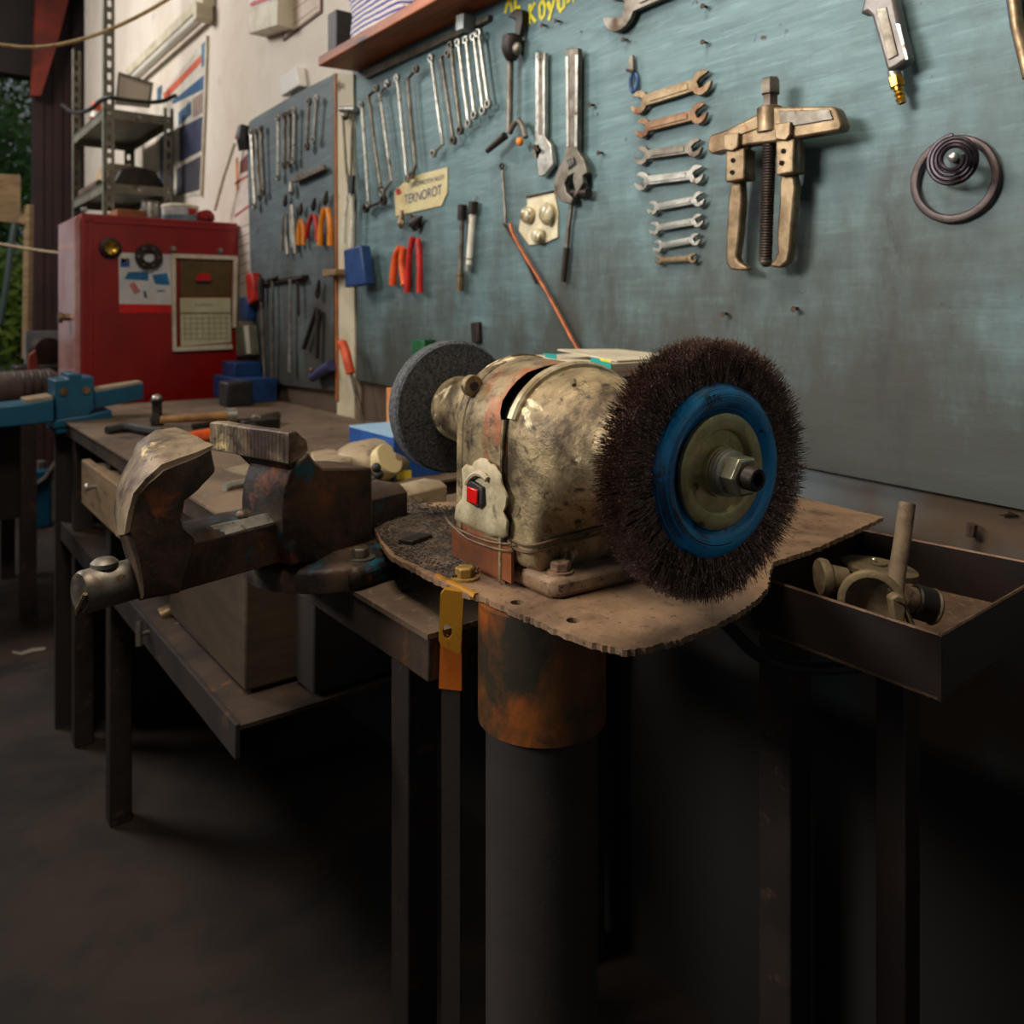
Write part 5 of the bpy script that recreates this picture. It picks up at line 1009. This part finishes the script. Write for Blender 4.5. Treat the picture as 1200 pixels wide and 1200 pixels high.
# switch plate, rust plate below, putty, switch
def sp_(u, v, s=.080): return pl(u, v, gw_(.2, s, 0), SD)
m_rustp = M('rust_brown_plate', (132, 72, 38), (92, 52, 30), 12, rough=.5, bump=.15)
part(MB().prism([sp_(u, v, .0795) for u, v in ((529, 618), (599, 641), (599, 684), (530, 652))], -SD * .003), 'rust_plate', m_rustp, gr_, smooth=0)
m_side = M('scratched_side_plate', (128, 114, 88), (84, 70, 52), 16, (.36, .62), c3=(168, 154, 120), sc3=40, th3=(.62, .7), rough=.42, metal=.5, bump=.25)
part(MB().tube([gw_(.191, .0795, floor_u(.19) + .004), gw_(.191, .0795, -.03), gw_(.191, .0785, .006), gw_(.192, .0770, .02)], .0022, 8), 'seam_bead', m_body, gr_)
m_putty = M('cream_putty', (176, 164, 134), (140, 124, 94), 26, (.42, .66), c3=(104, 90, 66), sc3=40, th3=(.6, .68), rough=.6, bump=.8, bsc=60)
px_ = [(541, 549), (546, 544), (553, 546), (556, 540), (563, 537), (570, 538), (574, 543), (580, 545), (588, 556), (590, 566), (596, 580), (595, 592), (592, 600), (597, 612), (595, 628), (590, 632), (575, 629), (556, 620), (532, 607), (534, 592), (541, 584), (542, 570)]
cc = sp_(566, 588, .084); mb = MB(); rings = []
for s_, k in ((.0790, 1.0), (.0815, .97), (.0832, .90), (.0838, .6), (.0838, .3)):
    rings.append([cc.lerp(sp_(u, v, s_), k) + SD * 0 if k < 1 else sp_(u, v, s_) for u, v in px_])
for r_i, (s_, k) in zip(range(5), ((.0790, 1), (.0815, .97), (.0832, .90), (.0838, .6), (.0838, .3))):
    rings[r_i] = [p + SD * (s_ - (p - P0).dot(SD)) for p in rings[r_i]]
part(mb.loft(rings), 'putty_patch', m_putty, gr_, subd=1, jit=.0016, smooth=60)
P_ = [sp_(u, v, .0842) for u, v in ((551, 566), (557, 563), (569, 571), (570, 590), (564, 595), (551, 587))]
part(MB().prism(P_, SD * .0045), 'switch_bezel', m_black, gr_, bev=.001)
part(MB().prism([p + SD * .0045 for p in [sp_(u, v, .0842) for u, v in ((554, 569), (566, 573), (566, 591), (555, 587))]], SD * .0028), 'switch_rocker', M('red_rocker', (196, 22, 18), rough=.25, bump=0, coat=.5), gr_, bev=.0012)
part(MB().tube([sp_(547, 566, .086), sp_(554, 556, .087), sp_(563, 554, .087), sp_(571, 562, .086)], .003, 8, smooth=1), 'putty_ridge', m_putty, gr_)
m_wire = M('rusty_wire', (110, 88, 66), (70, 52, 40), 40, rough=.5, metal=.4)
wires = [([(523, 607, .0815), (530, 616, .0815), (545, 624, .0815), (562, 631, .0815), (578, 636, .0815), (600, 638, .0815)], [(.185, -.0735), (.172, -.074), (.160, -.075)]), ([(526, 612, .083), (545, 630, .083), (562, 637, .083), (580, 643, .083), (601, 647, .083)], [(.185, -.082), (.17, -.084), (.16, -.084)])]
for seq, rest in wires:
    pts_ = [sp_(u, v, s_) for u, v, s_ in seq]; un = (pts_[-1] - P0).dot(UP)
    tail = [gw_(.178, .0785, un + .001), gw_(.160, .0772, un + .001), gw_(.152, .0745, un + .002), gw_(.146, .068, un + .004), gw_(.143, .050, un + .007), gw_(.141, .02, un + .010), gw_(.141, -.02, un + .012)]
    part(MB().tube(pts_ + tail, .0013, 6, smooth=1), 'binding_wire', m_wire, gr_)
# slit scar on the dome
part(MB().tube([gw_(.150, .030, .0575), gw_(.143, .034, .0550)], [.003, .0018], 8), 'chip', m_side, gr_, jit=.0008)
# grinding stone at the far end
m_stone = M('grey_carborundum', (88, 90, 94), (46, 47, 50), 240, (.40, .60), c3=(124, 126, 130), sc3=420, th3=(.58, .68), c4=(24, 24, 26), sc4=160, th4=(.6, .7), rough=.8, bump=1, bsc=420)
st = part(MB().lathe([(.418, .036), (.4185, .0765), (.4215, .0792), (.439, .0792), (.442, .0765), (.4425, .02)], P0, A, 72), 'grinding_stone', m_stone, gr_, smooth=40)
part(MB().lathe([(.409, .034), (.417, .033), (.4185, .026)], P0, A, 28), 'stone_flange', m_body, gr_)
part(MB().hex(gw_(.4425, 0, 0), A, .014, .014), 'stone_nut', m_steel, gr_)
# wire wheel at the near end
hubb = thing('wire_brush', 'round dark wire brush wheel with a blue ring, on the near spindle', 'wire wheel', gw_(.018, 0, -.103))
m_blueh = M('blue_enamel', (10, 142, 206), (8, 112, 174), 16, (.4, .65), c3=(30, 46, 58), sc3=14, th3=(.60, .66), c4=(30, 48, 60), sc4=60, th4=(.62, .70), stretch=(1, 1, 1), rough=.34, bump=.15, coat=.2)
def ringmat(m):
    nt = m.node_tree; N = nt.nodes; L = nt.links; b = N['Principled BSDF']; src = b.inputs['Base Color'].links[0].from_socket
    tc = N.new('ShaderNodeTexCoord'); mp = N.new('ShaderNodeMapping'); mp.inputs['Location'].default_value = (0, 0, -.103); L.new(tc.outputs['Object'], mp.inputs[0])
    mp2 = N.new('ShaderNodeMapping'); mp2.inputs['Scale'].default_value = (1, 0, 1); L.new(mp.outputs[0], mp2.inputs[0])
    ln = N.new('ShaderNodeVectorMath'); ln.operation = 'LENGTH'; L.new(mp2.outputs[0], ln.inputs[0])
    nz = N.new('ShaderNodeTexNoise'); nz.noise_dimensions = '1D'; nz.inputs['Scale'].default_value = 900; nz.inputs['Detail'].default_value = 4; L.new(ln.outputs['Value'], nz.inputs['W'])
    n2 = N.new('ShaderNodeTexNoise'); n2.inputs['Scale'].default_value = 34; n2.inputs['Detail'].default_value = 5; L.new(tc.outputs['Object'], n2.inputs['Vector'])
    mu = N.new('ShaderNodeMath'); mu.operation = 'MULTIPLY'; L.new(nz.outputs[0], mu.inputs[0]); L.new(n2.outputs[0], mu.inputs[1])
    r = N.new('ShaderNodeMapRange'); r.inputs[1].default_value = .27; r.inputs[2].default_value = .34; r.inputs[4].default_value = .85; L.new(mu.outputs[0], r.inputs[0])
    x = N.new('ShaderNodeMix'); x.data_type = 'RGBA'; L.new(r.outputs[0], x.inputs[0]); L.new(src, x.inputs[6]); x.inputs[7].default_value = lin((26, 40, 50)); L.new(x.outputs[2], b.inputs['Base Color'])
ringmat(m_blueh)
part(MB().lathe([(.016, .069), (.0045, .0685), (.0015, .0672), (-.0015, .0640), (-.0035, .0595), (-.0038, .055), (-.0018, .051), (.0015, .0478), (.0028, .0445), (.0145, .041), (.0145, .020), (.016, .020)], P0, A, 72), 'blue_ring', m_blueh, hubb, smooth=50)
part(MB().tube([gw_(-.0030, .0565 * math.cos(a), .0565 * math.sin(a)) for a in [math.radians(-100 + i * 6) for i in range(14)]], .0009, 5), 'pressed_groove', m_darksteel, hubb)
part(MB().lathe([(.024, .020), (.024, .066), (.030, .0675), (.034, .060), (.036, .03), (.037, .018)], P0, A, 48), 'rear_ring', m_blueh, hubb, smooth=50)
part(MB().lathe([(.006, .040), (.006, .078), (.028, .078), (.028, .040)], P0, A, 48), 'wire_core', m_black, hubb)
m_zinc = M('yellow_zinc', (196, 184, 140), (146, 134, 96), 30, (.4, .66), c3=(84, 70, 48), sc3=60, rough=.34, r2=.46, metal=.7, bump=.08)
part(MB().lathe([(.001, .0452), (-.0022, .0450), (-.0028, .044), (-.0030, .0335), (-.0020, .0322), (.0060, .0300), (.0115, .0265), (.0120, .0225), (.0060, .0205), (-.0040, .0195), (-.0045, .010), (-.0045, .004)], P0, A, 60), 'clamp_flange', m_zinc, hubb, smooth=45)
mb = MB()
for i in range(3): mb.lathe([(-.0050 - i * .0030, .0165), (-.0045 - i * .0030, .0185 - i * .0004), (-.0070 - i * .0030, .0185 - i * .0004), (-.0075 - i * .0030, .0165)], P0, A, 32)
part(mb, 'washer_stack', m_chrome, hubb)
part(MB().lathe([(-.0130, .0095), (-.0130, .0150), (-.0142, .0163), (-.0250, .0163), (-.0268, .0140), (-.0268, .0095)], P0, A, 6), 'hex_nut', M('zinc_nut', (164, 160, 138), (128, 122, 100), 40, rough=.32, metal=.8, bump=.1), hubb, bev=.0006, smooth=20)
part(MB().lathe([(-.02, .0092), (-.0345, .0092), (-.0365, .0080), (-.0365, .0052), (-.030, .0048), (-.030, .001)], P0, A, 24), 'spindle_end', m_darksteel, hubb, smooth=40)
text('GTK', 'embossed_mark', M('embossed_dark', (14, 24, 32), rough=.4, bump=0), hubb, gw_(-.0045, .021, .0520), -SD + UP * .22, UP + SD * .22, .0070, .016, th=.0010)
# thousands of crimped wires
rnd = random.Random(11); Vt = []; Fc = []
NW = 16000
for i in range(NW):
    a = rnd.random() * 2 * math.pi; t0 = rnd.uniform(.003, .029); f = (t0 - .016) / .013
    r0 = .060 + rnd.random() * .008; fr_ = rnd.random()
    r1 = .1005 + rnd.gauss(0, .0016) if fr_ > .22 else rnd.uniform(.082, .1)
    t1 = .016 + f * .0175 + rnd.gauss(0, .0024); aj = rnd.gauss(0, .045)
    pts_ = []
    w1 = rnd.gauss(0, .0011); w2 = rnd.gauss(0, .020)
    for k, s_ in enumerate((0, .35, .7, 1)):
        rr_ = r0 + (r1 - r0) * s_; aa = a + aj * s_ + (w2 if k in (1,) else -w2 if k == 2 else 0) * .6; tt = t0 + (t1 - t0) * s_ + (w1 if k == 1 else -w1 if k == 2 else 0)
        pts_.append(gw_(tt, rr_ * math.cos(aa), rr_ * math.sin(aa)))
    rad = .00029; e1 = A * rad; tn = (SD * -math.sin(a) + UP * math.cos(a)) * rad
    o0 = len(Vt)
    for k, p in enumerate(pts_):
        s_ = 1 if k < 3 else .6
        Vt += [p + e1 * s_, p - e1 * .5 * s_ + tn * .87 * s_, p - e1 * .5 * s_ - tn * .87 * s_]
    for k in range(3):
        b_ = o0 + 3 * k
        for j in range(3): j2 = (j + 1) % 3; Fc.append((b_ + j, b_ + j2, b_ + 3 + j2, b_ + 3 + j))
    Fc.append((o0 + 9, o0 + 10, o0 + 11))
me = bpy.data.meshes.new('wire_bristles'); og = ORG[hubb]
me.from_pydata([tuple(v - og) for v in Vt], [], Fc); me.update()
me.materials.append(M('brown_steel_wire', (124, 94, 82), (66, 48, 42), 90, (.40, .60), c3=(236, 210, 194), sc3=520, th3=(.56, .64), rough=.30, metal=.5, bump=0))  # pale flecks coloured along the wires stand in for glints
ob = bpy.data.objects.new('wire_bristles', me); COL.objects.link(ob); ob.parent = hubb; ob['kind'] = 'stuff'
# ------------------------------------------------------------------ welded tray at the right
m_tray = M('dark_rust_sheet', (34, 20, 16), (22, 14, 12), 9, rough=.6, metal=.2, bump=.2)
m_trayf = M('tray_floor_dust', (112, 86, 64), (80, 60, 46), 24, (.4, .62), c3=(140, 112, 84), sc3=120, rough=.85, bump=.5, bsc=180)
RZ = -.278; TZ = -.334
ra, rb_, rc, rd = plZ(880, 674, RZ), plZ(1103, 746, RZ), plZ(1240, 666, RZ), plZ(1010, 621, RZ)
ty = thing('steel_tray', 'dark rectangular sheet-steel tray on a leg right of the grinder plate', 'tray', ((ra.x + rc.x) / 2, (ra.y + rc.y) / 2, FL))
cn = (ra + rb_ + rc + rd) / 4
low = Vector((0, 0, TZ - RZ))
for p, q in ((ra, rb_), (rb_, rc), (rc, rd), (rd, ra)):
    n_ = Vector((-(q - p).y, (q - p).x, 0)).normalized() * .003
    if n_.dot(cn - p) < 0: n_ = -n_
    part(MB().prism([p, q, q + n_, p + n_], low), 'side_wall', m_tray, ty, smooth=0)
    part(MB().tube([p + n_ * .5, q + n_ * .5], .0018, 6), 'rim_edge', M('bare_rim', (120, 92, 72), (70, 50, 40), 20, rough=.5, metal=.4), ty)
part(MB().prism([p + low for p in (ra, rb_, rc, rd)], (0, 0, .003)), 'tray_floor', m_trayf, ty, smooth=0)
lgp = plZ(1016, 790, TZ - .03); part(MB().box((.78, .40, FL), (.81, .43, TZ)), 'leg', m_tray, ty, bev=.002); part(MB().box((.70, .34, FL), (.89, .49, FL + .008)), 'foot_plate', m_tray, ty)
# the part lying in the tray
def td_(u, v, d): return dep(u, v, d)
tc_ = plZ(1030, 672, TZ + .045)
pm = thing('pump_body', 'small dirty cast pump body with a tilted round flange lying in the tray', 'pump', (tc_.x, tc_.y, TZ + .003))
m_pump = M('dusty_cast', (136, 118, 88), (88, 72, 54), 22, (.4, .62), c3=(60, 48, 38), sc3=50, rough=.6, metal=.3, bump=.5, bsc=120)
fc = plZ(1030, 667, TZ + .042)
part(MB().lathe([(-.004, .038), (-.002, .041), (.003, .041), (.005, .038)], fc, (.1, -.05, 1), 36), 'round_flange', m_pump, pm, smooth=40)
part(MB().cyl(fc + Vector((0, 0, .0045)), fc + Vector((0, 0, .008)), .009, n=14), 'boss', m_pump, pm, bev=.001); part(MB().ell(plZ(1024, 656, TZ + .052), .004, .004, .003), 'bright_ball', M('polished_ball', (240, 232, 200), rough=.1, metal=.9, bump=0), pm)
bc = td_(1021, 706, .80); axb = (Vector((0, 0, 0)) - bc); axb.z = 0; axb = (axb.normalized() + Vector((.1, 0, .15))).normalized()
part(MB().lathe([(-.034, .018), (-.028, .026), (-.008, .030), (.004, .031), (.006, .029), (.006, .024), (-.012, .022), (-.016, .004)], bc + Vector((0, 0, .000)), axb, 30), 'bell', m_pump, pm, smooth=50)
lft = Vector((-C, S, 0))
q_ = td_(990, 680, .83)
part(MB().tube([q_, td_(972, 676, .83)], .0125, 16), 'pipe_stub', m_pump, pm); part(MB().lathe([(0, .017), (.005, .0185), (.009, .017)], td_(970, 676, .83), lft, 22), 'pipe_flange', m_pump, pm)
part(MB().tube([td_(1058, 700, .80), td_(1072, 704, .80)], .0125, 16), 'pipe_stub', m_pump, pm); part(MB().tube([td_(1070, 704, .80), td_(1094, 711, .80)], [.0165, .0165], 18), 'dark_collar', m_darksteel, pm, bev=.002); part(MB().torus(td_(1093, 711, .80), td_(1094, 711, .8) - td_(1070, 704, .8), .0155, .0022, 22, 6), 'pipe_flange', m_pump, pm)
part(MB().prism([td_(u, v, .775) for u, v in ((1044, 702), (1052, 697), (1060, 700), (1064, 712), (1076, 738), (1070, 738), (1062, 718), (1060, 740), (1052, 738), (1047, 720))], Vector((S, C, 0)) * .012), 'forked_lug', m_pump, pm, bev=.002)
part(MB().tube([td_(1063, 590, .835), td_(1058, 630, .825), td_(1050, 680, .81), td_(1048, 700, .80)], .0080, 14, smooth=1), 'upright_rod', M('rod_rust', (128, 108, 84), (92, 74, 56), 40, rough=.7, bump=.4), pm)
# hose below and bolts on the wall
one(MB().tube([dep(850, 730, .90), dep(862, 742, .92), dep(880, 762, .94), dep(905, 776, .95), dep(940, 784, .95), dep(1000, 783, .95), dep(1060, 770, .97)], .0075, 10, smooth=2), 'rubber_hose', m_black, 'black rubber hose curving below the tray at the lower right', 'hose')
one(MB().tube([plX(1139, 614, WX - .012), plX(1138, 628, WX - .012)], .006, 8), 'wall_plug', m_nail, 'small rusty plug in the wall above the tray', 'plug', jit=.001)
one(MB().tube([plX(1172, 603, WX - .006), plX(1182, 601, WX - .010), plX(1188, 603, WX - .006)], .002, 6), 'wire_hook', m_nail, 'small dark wire hook on the wall near the right edge', 'hook')
